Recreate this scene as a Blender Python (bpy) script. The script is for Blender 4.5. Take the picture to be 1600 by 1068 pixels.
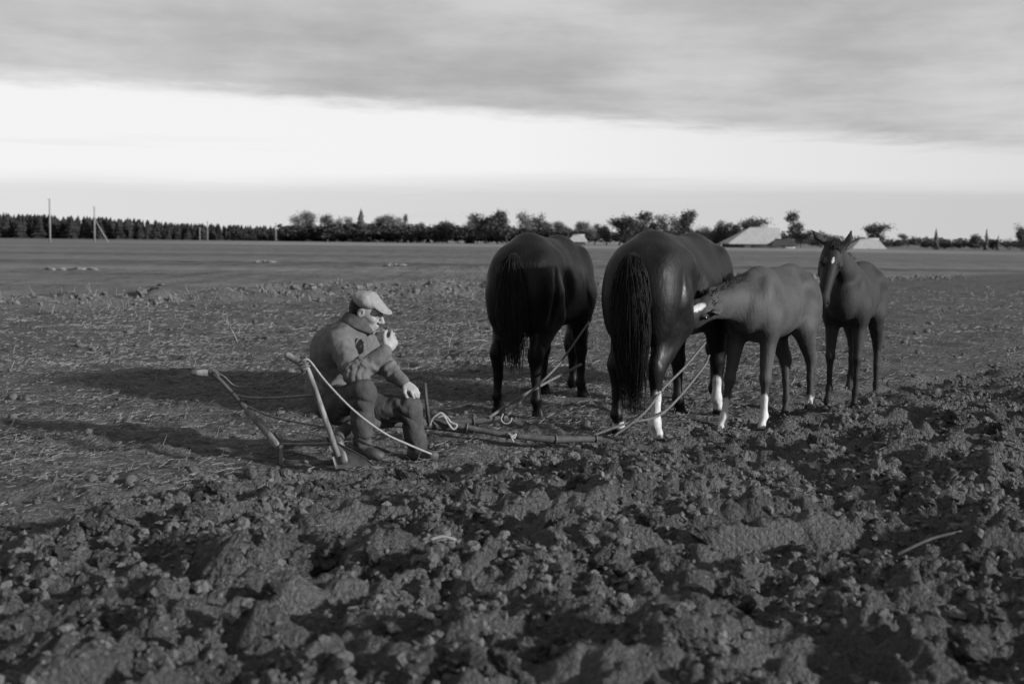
import bpy, math, random
import numpy as np
from mathutils import Vector, Matrix

R = math.radians
random.seed(7)
rng = np.random.default_rng(11)
scene = bpy.context.scene
for o in list(bpy.data.objects):
    bpy.data.objects.remove(o)
col = scene.collection

# ------------------------------------------------------------------ camera
CAM_H = 1.42
FPX = 1931.0
PITCH = math.atan(161.5 / FPX)
ROLL = 0.0106
cam_data = bpy.data.cameras.new('camera')
cam = bpy.data.objects.new('camera', cam_data)
col.objects.link(cam)
cam_data.sensor_width = 36.0
cam_data.lens = 36.0 * FPX / 1600.0
cam_data.clip_start = 0.1
cam_data.clip_end = 9000.0
cam_data.dof.use_dof = True
cam_data.dof.focus_distance = 9.3
cam_data.dof.aperture_fstop = 2.7
CAM_M = (Matrix.Translation((0, 0, CAM_H)) @ Matrix.Rotation(R(90) - PITCH, 4, 'X') @ Matrix.Rotation(ROLL, 4, 'Z'))
cam.matrix_world = CAM_M
scene.camera = cam

# ------------------------------------------------------------------ light
SUN_AZ = R(-24)      # direction the light comes from, measured from +X
SUN_EL = R(16)
SUN_STRENGTH = 5.0
sun_data = bpy.data.lights.new('sun', 'SUN')
sun = bpy.data.objects.new('sun', sun_data)
col.objects.link(sun)
sun_data.energy = SUN_STRENGTH
sun_data.angle = R(2.6)
sun_data.color = (1.0, 1.0, 1.0)
sdir = Vector((math.cos(SUN_AZ) * math.cos(SUN_EL), math.sin(SUN_AZ) * math.cos(SUN_EL), math.sin(SUN_EL)))
sun.rotation_euler = sdir.to_track_quat('Z', 'Y').to_euler()
sun.location = sdir * 60

world = bpy.data.worlds.new('World')
scene.world = world
world.use_nodes = True
wn, wl = world.node_tree.nodes, world.node_tree.links
wn.clear()


def wnode(t, **kw):
    n = wn.new(t)
    for k, v in kw.items():
        setattr(n, k, v)
    return n


def wmath(op, a, b=None, c=None, clamp=False):
    n = wnode('ShaderNodeMath', operation=op)
    n.use_clamp = clamp
    for i, v in enumerate((a, b, c)):
        if v is None:
            continue
        if isinstance(v, (int, float)):
            n.inputs[i].default_value = v
        else:
            wl.new(v, n.inputs[i])
    return n.outputs[0]


def wmix(f, a, b):
    # a + f (b - a)
    return wmath('ADD', a, wmath('MULTIPLY', f, wmath('SUBTRACT', b, a)))


def wsmooth(x, lo, hi):
    n = wnode('ShaderNodeMapRange', interpolation_type='SMOOTHSTEP')
    wl.new(x, n.inputs[0])
    n.inputs[1].default_value = lo
    n.inputs[2].default_value = hi
    n.inputs[3].default_value = 0
    n.inputs[4].default_value = 1
    return n.outputs[0]


def wnoise(vec, sx, sy, sz, scale, detail, rough=0.5):
    m = wnode('ShaderNodeMapping')
    m.inputs['Scale'].default_value = (sx, sy, sz)
    wl.new(vec, m.inputs[0])
    n = wnode('ShaderNodeTexNoise')
    n.inputs['Scale'].default_value = scale
    n.inputs['Detail'].default_value = detail
    n.inputs['Roughness'].default_value = rough
    wl.new(m.outputs[0], n.inputs['Vector'])
    return n.outputs[0]


tc = wnode('ShaderNodeTexCoord')
sx = wnode('ShaderNodeSeparateXYZ')
wl.new(tc.outputs['Generated'], sx.inputs[0])
dx, dy, dz = sx.outputs
# the lower edge of the cloud sheet is a straight line on the sheet, hence a plane through the eye
S = wmath('SUBTRACT', wmath('ADD', wmath('MULTIPLY', dz, 10.58), wmath('MULTIPLY', dx, 0.64)), dy)
zc = wmath('MAXIMUM', dz, 0.02)
cq = wnode('ShaderNodeCombineXYZ')
wl.new(wmath('DIVIDE', dx, zc), cq.inputs[0])
wl.new(wmath('DIVIDE', dy, zc), cq.inputs[1])
edge_noise = wnoise(cq.outputs[0], 1.3, 1.0, 1, 1.0, 6, 0.65)
S2 = wmath('ADD', S, wmath('MULTIPLY', wmath('SUBTRACT', edge_noise, 0.5), 0.26))
cloud = wsmooth(S2, -0.03, 0.15)
body_n = wmath('MULTIPLY', wmath('ADD', wnoise(cq.outputs[0], 0.9, 0.8, 1, 0.9, 7, 0.6), wnoise(tc.outputs['Generated'], 1.0, 1.0, 2.4, 6.5, 7, 0.62)), 0.5)
body_b = wnoise(tc.outputs['Generated'], 1.0, 1.0, 2.0, 3.0, 4, 0.5)
cloud_v = wmath('ADD', 0.40, wmath('ADD', wmath('MULTIPLY', wsmooth(body_n, 0.34, 0.66), 0.15), wmath('MULTIPLY', wsmooth(body_b, 0.3, 0.7), 0.13)))
# sheet greyed towards the unseen zenith, shaped to deepen shadows on the ground
cloud_v = wmath('MULTIPLY', cloud_v, wmath('SUBTRACT', 1.0, wmath('MULTIPLY', wsmooth(dz, 0.05, 0.8), 0.42)))
sky_t = wnode('ShaderNodeTexSky', sky_type='NISHITA')
sky_t.sun_disc = False
sky_t.sun_elevation = SUN_EL
sky_t.sun_rotation = math.pi / 2 - SUN_AZ
bw = wnode('ShaderNodeRGBToBW')
wl.new(sky_t.outputs[0], bw.inputs[0])
clear_v = wmath('ADD', 0.84, wmath('MULTIPLY', bw.outputs[0], 0.012))
clear_v = wmath('MINIMUM', clear_v, 0.97)
clear_v = wmath('SUBTRACT', clear_v, wmath('MULTIPLY', wmath('MAXIMUM', dx, 0.0), 0.42))
haze_n = wnoise(tc.outputs['Generated'], 1.2, 1.2, 26, 2.2, 4, 0.5)
hz = wmath('ADD', dz, wmath('MULTIPLY', wmath('SUBTRACT', haze_n, 0.5), 0.03))
haze_f = wmath('SUBTRACT', 1.0, wsmooth(hz, 0.030, 0.052))
streak = wsmooth(wnoise(tc.outputs['Generated'], 1.5, 1.5, 60, 1.6, 3, 0.5), 0.6, 0.72)
streak = wmath('MULTIPLY', streak, wmath('SUBTRACT', 1.0, wsmooth(dz, 0.05, 0.085)))
low_v = wmix(haze_f, clear_v, wmath('SUBTRACT', 0.66, wmath('MULTIPLY', dx, 0.2)))
low_v = wmix(wmath('MULTIPLY', streak, 0.35), low_v, 0.62)
final_v = wmix(cloud, low_v, cloud_v)
cc = wnode('ShaderNodeCombineColor')
for i in range(3):
    wl.new(final_v, cc.inputs[i])
bg = wnode('ShaderNodeBackground')
wl.new(cc.outputs[0], bg.inputs[0])
bg.inputs[1].default_value = 1.0
wo = wnode('ShaderNodeOutputWorld')
wl.new(bg.outputs[0], wo.inputs[0])

scene.view_settings.view_transform = 'Standard'
scene.view_settings.look = 'None'
scene.view_settings.exposure = 0.0
scene.view_settings.gamma = 1.0
scene.view_settings.use_curve_mapping = False
scene.cycles.max_bounces = 5
scene.cycles.use_denoising = True

# ------------------------------------------------------------------ helpers
CI = np.array(CAM_M.to_3x3())


def at(px, py, Y):
    """world point seen at photo pixel px,py at world depth Y"""
    d = CI @ np.array([(px - 800) / FPX, -(py - 534) / FPX, -1.0])
    return np.array([0, 0, CAM_H]) + d * (Y / d[1])


def on_ground(px, py, z=0.0):
    d = CI @ np.array([(px - 800) / FPX, -(py - 534) / FPX, -1.0])
    return np.array([0, 0, CAM_H]) + d * ((z - CAM_H) / d[2])


def smooth(e0, e1, x):
    t = np.clip((x - e0) / (e1 - e0), 0, 1)
    return t * t * (3 - 2 * t)


def _hash(ix, iy, iz=0, seed=0):
    h = (ix.astype(np.int64) * 374761393 + iy.astype(np.int64) * 668265263 + np.asarray(iz).astype(np.int64) * 2147483647 + seed * 974711) & 0xFFFFFFFF
    h = ((h ^ (h >> 13)) * 1274126177) & 0xFFFFFFFF
    h = ((h ^ (h >> 15)) * 2246822519) & 0xFFFFFFFF
    h = h ^ (h >> 16)
    return (h & 0xFFFFFF).astype(np.float64) / 0xFFFFFF


def vnoise(x, y, seed=0):
    """gradient noise, about -1..1"""
    ix, iy = np.floor(x), np.floor(y)
    fx, fy = x - ix, y - iy
    ux, uy = fx * fx * fx * (fx * (fx * 6 - 15) + 10), fy * fy * fy * (fy * (fy * 6 - 15) + 10)

    def g(ax, ay):
        a = _hash(ix + ax, iy + ay, 0, seed) * 2 * np.pi
        return np.cos(a) * (fx - ax) + np.sin(a) * (fy - ay)
    a = g(0, 0) * (1 - ux) + g(1, 0) * ux
    b = g(0, 1) * (1 - ux) + g(1, 1) * ux
    return (a * (1 - uy) + b * uy) * 1.5


def noise3(p, seed=0):
    ip = np.floor(p)
    f = p - ip
    u = f * f * (3 - 2 * f)
    out = 0
    for ax in (0, 1):
        for ay in (0, 1):
            for az in (0, 1):
                w = (u[..., 0] if ax else 1 - u[..., 0]) * (u[..., 1] if ay else 1 - u[..., 1]) * (u[..., 2] if az else 1 - u[..., 2])
                out = out + w * _hash(ip[..., 0] + ax, ip[..., 1] + ay, ip[..., 2] + az, seed)
    return out * 2 - 1


def worley(x, y, seed=0):
    """distance to nearest jittered point"""
    ix, iy = np.floor(x), np.floor(y)
    best = np.full(x.shape, 9.0)
    for ax in (-1, 0, 1):
        for ay in (-1, 0, 1):
            cx = ix + ax + _hash(ix + ax, iy + ay, 0, seed)
            cy = iy + ay + _hash(ix + ax, iy + ay, 1, seed + 5)
            best = np.minimum(best, (cx - x) ** 2 + (cy - y) ** 2)
    return np.sqrt(best)


def mesh_np(name, v, faces, smooth_shade=True):
    """faces: (n,3) or (n,4) int array, or list of those"""
    me = bpy.data.meshes.new(name)
    v = np.asarray(v, np.float32)
    if not isinstance(faces, list):
        faces = [faces]
    faces = [np.asarray(f, np.int32) for f in faces if len(f)]
    n = sum(len(f) for f in faces)
    loops = np.concatenate([f.ravel() for f in faces])
    tot = np.concatenate([np.full(len(f), f.shape[1], np.int32) for f in faces])
    start = np.concatenate([[0], np.cumsum(tot)[:-1]]).astype(np.int32)
    me.vertices.add(len(v))
    me.vertices.foreach_set('co', v.ravel())
    me.loops.add(len(loops))
    me.loops.foreach_set('vertex_index', loops)
    me.polygons.add(n)
    me.polygons.foreach_set('loop_start', start)
    me.polygons.foreach_set('loop_total', tot)
    me.polygons.foreach_set('use_smooth', np.full(n, smooth_shade))
    me.update(calc_edges=True)
    me.validate()
    return me


def vattr(me, name, vals):
    a = me.attributes.new(name, 'FLOAT', 'POINT')
    a.data.foreach_set('value', np.asarray(vals, np.float32))


def link(name, me, mat=None, parent=None):
    o = bpy.data.objects.new(name, me)
    col.objects.link(o)
    if mat is not None and me is not None:
        me.materials.clear()
        me.materials.append(mat)
    if parent is not None:
        o.parent = parent
    return o


def tag(o, label=None, cat=None, group=None, kind=None):
    if label:
        o['label'] = label
    if cat:
        o['category'] = cat
    if group:
        o['group'] = group
    if kind:
        o['kind'] = kind
    return o


def empty(name, loc, rz=0.0):
    o = bpy.data.objects.new(name, None)
    col.objects.link(o)
    o.location = loc
    o.rotation_euler = (0, 0, rz)
    o.empty_display_size = 0.2
    return o


class MB:
    """collects pieces of one part"""
    def __init__(s):
        s.v, s.f3, s.f4, s.n = [], [], [], 0

    def add(s, v, f):
        v = np.asarray(v, float)
        f = np.asarray(f, int) + s.n
        s.v.append(v)
        (s.f4 if f.shape[1] == 4 else s.f3).append(f)
        s.n += len(v)
        return s

    def tube(s, pts, rad, sides=8, cap=True, flat=None):
        pts = np.asarray(pts, float)
        m = len(pts)
        rad = np.broadcast_to(np.asarray(rad, float), (m,))
        tang = np.gradient(pts, axis=0)
        tang /= np.linalg.norm(tang, axis=1)[:, None] + 1e-9
        ref = np.array([0, 0, 1.0]) if abs(tang[0][2]) < 0.85 else np.array([1.0, 0, 0])
        ang = np.linspace(0, 2 * np.pi, sides, endpoint=False)
        vs = []
        for i in range(m):
            a = np.cross(tang[i], ref)
            a /= np.linalg.norm(a) + 1e-9
            b = np.cross(a, tang[i])
            ref = b
            fl = 1.0 if flat is None else flat
            vs.append(pts[i] + rad[i] * (np.cos(ang)[:, None] * a * fl + np.sin(ang)[:, None] * b))
        v = np.concatenate(vs)
        q = []
        for i in range(m - 1):
            j = np.arange(sides)
            k = (j + 1) % sides
            q.append(np.stack([i * sides + j, i * sides + k, (i + 1) * sides + k, (i + 1) * sides + j], 1))
        base = s.n
        s.add(v, np.concatenate(q))
        if cap:
            j = np.arange(sides)
            k = (j + 1) % sides
            s.v.append(np.array([pts[0], pts[-1]]))
            c0, c1 = s.n, s.n + 1
            s.n += 2
            s.f3.append(np.stack([np.full(sides, c0), base + k, base + j], 1))
            e = base + (m - 1) * sides
            s.f3.append(np.stack([np.full(sides, c1), e + j, e + k], 1))
        return s

    def box(s, c, ex, ey, ez):
        c, ex, ey, ez = (np.asarray(t, float) for t in (c, ex, ey, ez))
        v = [c + a * ex + b * ey + d * ez for d in (-1, 1) for b in (-1, 1) for a in (-1, 1)]
        f = [(0, 2, 3, 1), (4, 5, 7, 6), (0, 1, 5, 4), (2, 6, 7, 3), (0, 4, 6, 2), (1, 3, 7, 5)]
        return s.add(v, f)

    def mesh(s, name, smooth_shade=True):
        fs = []
        if s.f3:
            fs.append(np.concatenate(s.f3))
        if s.f4:
            fs.append(np.concatenate(s.f4))
        return mesh_np(name, np.concatenate(s.v), fs, smooth_shade)

    def build(s, name, mat, parent=None, smooth_shade=True):
        return link(name, s.mesh(name, smooth_shade), mat, parent)


def spline(pts, n=16):
    """Catmull-Rom through pts"""
    p = np.asarray(pts, float)
    p = np.vstack([2 * p[0] - p[1], p, 2 * p[-1] - p[-2]])
    out = []
    for i in range(1, len(p) - 2):
        t = np.linspace(0, 1, n, endpoint=False)[:, None]
        a, b, c, d = p[i - 1], p[i], p[i + 1], p[i + 2]
        out.append(0.5 * (2 * b + (c - a) * t + (2 * a - 5 * b + 4 * c - d) * t ** 2 + (3 * b - a - 3 * c + d) * t ** 3))
    out.append(p[-2][None])
    return np.concatenate(out)


# ------------------------------------------------------------------ materials
def mat_base(name, rough=0.8, spec=0.3):
    m = bpy.data.materials.new(name)
    m.use_nodes = True
    nt = m.node_tree
    b = nt.nodes['Principled BSDF']
    b.inputs['Roughness'].default_value = rough
    b.inputs['Specular IOR Level'].default_value = spec
    return m, nt, b


def noisy(name, lo, hi, scale=8.0, rough=0.85, spec=0.2, bump=0.0, bscale=40.0, bdist=0.01, stretch=(1, 1, 1), detail=6, sheen=0.0):
    """grey material, albedo between lo and hi following object-space noise"""
    m, nt, b = mat_base(name, rough, spec)
    n, l = nt.nodes, nt.links
    t = n.new('ShaderNodeTexCoord')
    mp = n.new('ShaderNodeMapping')
    mp.inputs['Scale'].default_value = stretch
    l.new(t.outputs['Object'], mp.inputs[0])
    nz = n.new('ShaderNodeTexNoise')
    nz.inputs['Scale'].default_value = scale
    nz.inputs['Detail'].default_value = detail
    l.new(mp.outputs[0], nz.inputs['Vector'])
    rp = n.new('ShaderNodeMapRange')
    rp.inputs[1].default_value = 0.3
    rp.inputs[2].default_value = 0.7
    rp.inputs[3].default_value = lo
    rp.inputs[4].default_value = hi
    l.new(nz.outputs[0], rp.inputs[0])
    l.new(rp.outputs[0], b.inputs['Base Color'])
    if bump:
        n2 = n.new('ShaderNodeTexNoise')
        n2.inputs['Scale'].default_value = bscale
        n2.inputs['Detail'].default_value = 5
        l.new(mp.outputs[0], n2.inputs['Vector'])
        bp = n.new('ShaderNodeBump')
        bp.inputs['Strength'].default_value = bump
        bp.inputs['Distance'].default_value = bdist
        l.new(n2.outputs[0], bp.inputs['Height'])
        l.new(bp.outputs[0], b.inputs['Normal'])
    if sheen:
        b.inputs['Sheen Weight'].default_value = sheen
    return m


def coat_mat(name, lo, hi, rough, spec):
    """horse coat; the point attribute 'mark' paints white markings, 'dark' darkens points such as hooves and muzzle"""
    m, nt, b = mat_base(name, rough, spec)
    n, l = nt.nodes, nt.links
    t = n.new('ShaderNodeTexCoord')
    nz = n.new('ShaderNodeTexNoise')
    nz.inputs['Scale'].default_value = 4.0
    nz.inputs['Detail'].default_value = 8
    nz.inputs['Roughness'].default_value = 0.65
    l.new(t.outputs['Object'], nz.inputs['Vector'])
    rp = n.new('ShaderNodeMapRange')
    rp.inputs[1].default_value = 0.3
    rp.inputs[2].default_value = 0.7
    rp.inputs[3].default_value = lo
    rp.inputs[4].default_value = hi
    l.new(nz.outputs[0], rp.inputs[0])
    am = n.new('ShaderNodeAttribute')
    am.attribute_name = 'mark'
    ad = n.new('ShaderNodeAttribute')
    ad.attribute_name = 'dark'
    m1 = n.new('ShaderNodeMix')
    m1.data_type = 'FLOAT'
    l.new(ad.outputs['Fac'], m1.inputs[0])
    l.new(rp.outputs[0], m1.inputs[2])
    m1.inputs[3].default_value = 0.009
    m2 = n.new('ShaderNodeMix')
    m2.data_type = 'FLOAT'
    l.new(am.outputs['Fac'], m2.inputs[0])
    l.new(m1.outputs[0], m2.inputs[2])
    m2.inputs[3].default_value = 0.62
    l.new(m2.outputs[0], b.inputs['Base Color'])
    n2 = n.new('ShaderNodeTexNoise')
    n2.inputs['Scale'].default_value = 55
    n2.inputs['Detail'].default_value = 4
    mp = n.new('ShaderNodeMapping')
    mp.inputs['Scale'].default_value = (0.45, 1, 0.25)
    l.new(t.outputs['Object'], mp.inputs[0])
    rr_ = n.new('ShaderNodeMapRange')
    rr_.inputs[1].default_value = 0.3
    rr_.inputs[2].default_value = 0.7
    rr_.inputs[3].default_value = rough - 0.08
    rr_.inputs[4].default_value = rough + 0.2
    l.new(nz.outputs[0], rr_.inputs[0])
    l.new(rr_.outputs[0], b.inputs['Roughness'])
    l.new(mp.outputs[0], n2.inputs['Vector'])
    bp = n.new('ShaderNodeBump')
    bp.inputs['Strength'].default_value = 0.6
    bp.inputs['Distance'].default_value = 0.008
    l.new(n2.outputs[0], bp.inputs['Height'])
    l.new(bp.outputs[0], b.inputs['Normal'])
    return m


M = {}
M['soil_clod'] = noisy('soil_clod', 0.065, 0.15, 9, 0.92, 0.2, 1.0, 3.0, 0.25)
M['soil_crumb'] = noisy('soil_crumb', 0.065, 0.16, 9, 0.92, 0.2, 1.0, 60, 0.015)
M['soil_dry'] = noisy('soil_dry', 0.09, 0.2, 5, 0.92, 0.2, 1.0, 30, 0.03)
M['straw'] = noisy('straw', 0.08, 0.34, 14, 0.6, 0.4)
M['weed'] = noisy('dry_weed', 0.16, 0.32, 6, 0.8)
M['coat_black'] = coat_mat('coat_black', 0.003, 0.008, 0.42, 0.2)
M['coat_bay'] = coat_mat('coat_bay', 0.004, 0.014, 0.42, 0.26)
M['coat_foal_grey'] = coat_mat('coat_foal_grey', 0.035, 0.08, 0.6, 0.28)
M['coat_foal_dark'] = coat_mat('coat_foal_dark', 0.02, 0.046, 0.62, 0.22)
M['hair_dark'] = noisy('hair_dark', 0.007, 0.018, 30, 0.6, 0.2, stretch=(1, 1, 0.1))
M['hair_grey'] = noisy('hair_grey', 0.055, 0.11, 30, 0.7, 0.2, stretch=(1, 1, 0.1))
M['eye'] = noisy('eye', 0.005, 0.01, 5, 0.12, 0.6)
M['skin'] = noisy('skin', 0.25, 0.34, 30, 0.55, 0.35, 0.25, 220, 0.002)
M['jacket'] = noisy('jacket_wool', 0.10, 0.15, 25, 0.92, 0.1, 0.7, 20, 0.014)
M['collar'] = noisy('collar_wool', 0.06, 0.1, 25, 0.92, 0.1, 0.5, 160, 0.004)
M['trousers'] = noisy('trousers_cloth', 0.05, 0.085, 12, 0.9, 0.12, 0.8, 14, 0.022)
M['boots'] = noisy('boot_leather', 0.04, 0.1, 18, 0.6, 0.35, 0.5, 60, 0.005)
M['cap'] = noisy('cap_cloth', 0.22, 0.29, 40, 0.92, 0.1, 0.4, 160, 0.003)
M['wood_pale'] = noisy('wood_pale', 0.07, 0.27, 26, 0.7, 0.3, 0.5, 60, 0.004, stretch=(1, 1, 0.25))
M['wood_dark'] = noisy('wood_dark', 0.05, 0.1, 18, 0.75, 0.25, 0.5, 60, 0.004)
M['iron'] = noisy('worn_iron', 0.05, 0.13, 20, 0.5, 0.5, 0.4, 70, 0.003)
M['rope'] = noisy('rope', 0.24, 0.36, 60, 0.9, 0.1, 0.7, 180, 0.004)
M['rope_dark'] = noisy('rope_dark', 0.1, 0.17, 60, 0.9, 0.1, 0.7, 180, 0.004)
M['bark'] = noisy('bark', 0.04, 0.09, 4, 0.95, 0.1, 0.6, 20, 0.02)
M['leaf_forest'] = noisy('leaf_forest', 0.018, 0.04, 0.6, 0.85, 0.1)
M['leaf_dark_hazed'] = noisy('leaf_dark_hazed', 0.05, 0.09, 0.6, 0.8, 0.2)  # this and the next two leaf greys are lifted, distance haze put into colour
M['leaf_mid_hazed'] = noisy('leaf_mid_hazed', 0.08, 0.14, 0.6, 0.8, 0.2)
M['leaf_pale_hazed'] = noisy('leaf_pale_hazed', 0.13, 0.22, 0.6, 0.8, 0.2)
M['thatch'] = noisy('thatch', 0.34, 0.5, 1.2, 0.95, 0.1, 0.5, 8, 0.06, stretch=(1, 3, 1))
M['log_wall'] = noisy('log_wall', 0.05, 0.09, 1.5, 0.9, 0.1)
M['whitewash'] = noisy('whitewash', 0.35, 0.5, 1.5, 0.9, 0.1)
M['pane'] = noisy('window_pane', 0.01, 0.02, 2, 0.15, 0.5)
M['pole'] = noisy('pole_wood', 0.2, 0.3, 5, 0.9, 0.1)
M['stone'] = noisy('field_stone', 0.14, 0.3, 4, 0.85, 0.2, 0.6, 20, 0.02)


# ------------------------------------------------------------------ the ground
EDGE_X = np.array([-400, -30, -8, -3.0, -1.9, -1.4, -0.65, 0.4, 1.04, 2.1, 3.2, 4.3, 6.3, 12, 40, 400])
EDGE_Y = np.array([-330, -21, 1.6, 6.0, 6.9, 7.42, 7.85, 8.6, 9.1, 10.25, 11.75, 12.9, 15.2, 21.5, 51, 420])


def edge_y(x):
    return np.interp(x, EDGE_X, EDGE_Y)


def plough_w(x, y):
    """metres into the ploughed land from its edge (negative on the stubble)"""
    slope = np.gradient(EDGE_Y, EDGE_X)
    sl = np.interp(x, EDGE_X, slope)
    return (edge_y(x) - y) / np.sqrt(1 + sl * sl)


RID_N = np.array([-0.72, 0.69])          # across the far ridge of turned soil


def height(x, y):
    x = np.asarray(x, float)
    y = np.asarray(y, float)
    w = plough_w(x, y) + 0.16 * vnoise(x * 1.1, y * 1.1, 3) + 0.06 * vnoise(x * 4, y * 4, 4)
    t = 0.72 * x + 0.69 * y
    far = np.hypot(x, y)
    fade = 1 - smooth(40, 120, far)
    P = smooth(-0.05, 0.18, w)
    # furrow slices
    ph = (w + 0.14 * vnoise(t * 0.9, w * 0.7, 8) + 0.05 * vnoise(t * 3, w * 3, 10)) / 0.40
    ridge = 0.5 - 0.5 * np.cos(2 * np.pi * ph)
    amp = 0.45 + 1.1 * smooth(-0.4, 0.6, vnoise(t * 0.75, w * 0.9, 9))
    A = 0.5 + 0.5 * smooth(0.3, 2.0, w)
    h = P * A * (0.075 * amp * ridge ** 0.9 - 0.03)
    # crumbling clods: rounded cells at falling sizes on strongly warped coordinates
    wx = 0.10 * vnoise(x * 3.3, y * 3.3, 21) + 0.045 * vnoise(x * 9, y * 9, 23) + 0.02 * vnoise(x * 22, y * 22, 28)
    wy = 0.10 * vnoise(x * 3.3 + 9, y * 3.3, 22) + 0.045 * vnoise(x * 9 + 9, y * 9, 29) + 0.02 * vnoise(x * 22 + 5, y * 22, 30)
    jx, jy = x + wx, y + wy
    big = np.clip(1.0 - 1.35 * worley(jx / 0.46, jy / 0.38, 31) ** 1.6, 0, 1) * smooth(-0.35, 0.35, vnoise(x * 1.6, y * 1.6, 12))
    med = np.clip(1 - 1.4 * worley(jx / 0.19, jy / 0.17, 32) ** 1.6, 0, 1) * smooth(-0.5, 0.4, vnoise(x * 2.6, y * 2.6, 13))
    sml = np.clip(1 - 1.25 * worley((x + wx * .4) / 0.085, (y + wy * .4) / 0.08, 33) ** 1.5, 0, 1)
    tiny = np.clip(1 - 1.2 * worley(x / 0.042 + wx * 3, y / 0.042 + wy * 3, 34) ** 1.4, 0, 1)
    crumb = smooth(-0.35, 0.35, vnoise(x * 1.9 + 4, y * 1.9, 38) + 0.4 * vnoise(x * 7, y * 7, 39))
    rough = 0.035 * vnoise(x * 5.5, y * 5.5, 41) + 0.026 * vnoise(x * 12, y * 12, 42) + 0.016 * vnoise(x * 26, y * 26, 43)
    h += P * (A * (0.095 * big + 0.085 * med + 1.1 * rough) + A * (0.03 + 0.042 * crumb) * sml + (0.012 + 0.022 * crumb) * tiny - 0.055)
    h += P * 0.035 * vnoise(x * 0.9, y * 0.9, 14)
    # open furrow along the edge
    h -= 0.10 * np.exp(-((w - 0.17) / 0.16) ** 2)
    # stubble
    Sx = 1 - P
    mot = smooth(-0.3, 0.45, vnoise(x * 1.0, y * 1.5, 16) + 0.5 * vnoise(x * 3.4, y * 4.4, 44))
    h += Sx * fade * (0.016 * vnoise(x * 2.2, y * 2.2, 15) + (0.008 + 0.026 * mot) * sml + 0.012 * mot * tiny + 0.018 * vnoise(x * 0.7, y * 0.7, 17))
    h += Sx * fade * (0.030 * med * mot + 0.012 * vnoise(x * 7, y * 7, 45) - 0.012)
    # shallow old furrow bands in the stubble, left of the plough
    band = np.sin((w + 0.08 * vnoise(t, w, 19)) * 2 * np.pi / 0.62)
    h += Sx * 0.022 * band * smooth(-3.2, -0.4, w) * smooth(1.5, -1.0, x)
    # far ridge of turned soil
    rd = x * RID_N[0] + y * RID_N[1] - 22.4 + 0.5 * vnoise(t * 0.5, 1 + 0 * t, 24)
    rb = np.exp(-(rd / 0.75) ** 2) * (x < 14)
    h += rb * (0.15 + 0.12 * vnoise(x * 1.9, y * 1.9, 25) + 0.10 * big + 0.12 * np.clip(1 - 1.3 * worley(x / 0.3, y / 0.3, 36) ** 1.5, 0, 1))
    h += (1 - P) * smooth(20, 60, far) * fade * 0.02 * vnoise(x * 0.25, y * 0.25, 26)
    return h


def hgt(x, y):
    return float(height(np.array([x]), np.array([y]))[0])


def axis(dense_lo, dense_hi, d0, lo, hi, growth):
    a = list(np.arange(dense_lo, dense_hi, d0))
    up, s = [a[-1]], d0
    while up[-1] < hi:
        s *= growth
        up.append(up[-1] + s)
    dn, s = [a[0]], d0
    while dn[-1] > lo:
        s *= growth
        dn.append(dn[-1] - s)
    return np.array(dn[:0:-1] + a + up[1:])


xs = axis(-2.6, 2.6, 0.0188, -2600, 2600, 1.034)
ys = [-40, -20, -10, -6, -4, -3, -2, -1.2, -0.5, 0.2, 0.8, 1.3, 1.7, 2.0, 2.25, 2.45]
yv = 2.6
while yv < 12.5:
    ys.append(yv)
    yv += 0.004 * yv
while yv < 45:
    ys.append(yv)
    yv += 0.0066 * yv
g_ = 0.0066
while yv < 4200:
    ys.append(yv)
    g_ = min(g_ * 1.05, 0.08)
    yv += g_ * yv
ys = np.array(ys)
GX, GY = np.meshgrid(xs, ys)
GZ = height(GX.ravel(), GY.ravel())
nx_, ny_ = len(xs), len(ys)
ii = (np.arange(ny_ - 1)[:, None] * nx_ + np.arange(nx_ - 1)[None]).ravel()
quads = np.stack([ii, ii + 1, ii + nx_ + 1, ii + nx_], 1)
gme = mesh_np('ground', np.stack([GX.ravel(), GY.ravel(), GZ], 1), quads, True)
wv = plough_w(GX.ravel(), GY.ravel()) + 0.16 * vnoise(GX.ravel() * 1.1, GY.ravel() * 1.1, 3)
rdv = GX.ravel() * RID_N[0] + GY.ravel() * RID_N[1] - 22.4 + 0.6 * vnoise(GX.ravel() * 0.5, GY.ravel() * 0.5, 24)
ridge_v = np.exp(-(rdv / 0.9) ** 2) * (GX.ravel() < 14)
vattr(gme, 'ploughed', smooth(-0.05, 0.15, wv))
vattr(gme, 'ridge', ridge_v)
vattr(gme, 'grassland', smooth(0.3, 1.6, rdv + 0.7 * vnoise(GX.ravel() * 0.8, GY.ravel() * 0.8, 27)))


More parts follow.
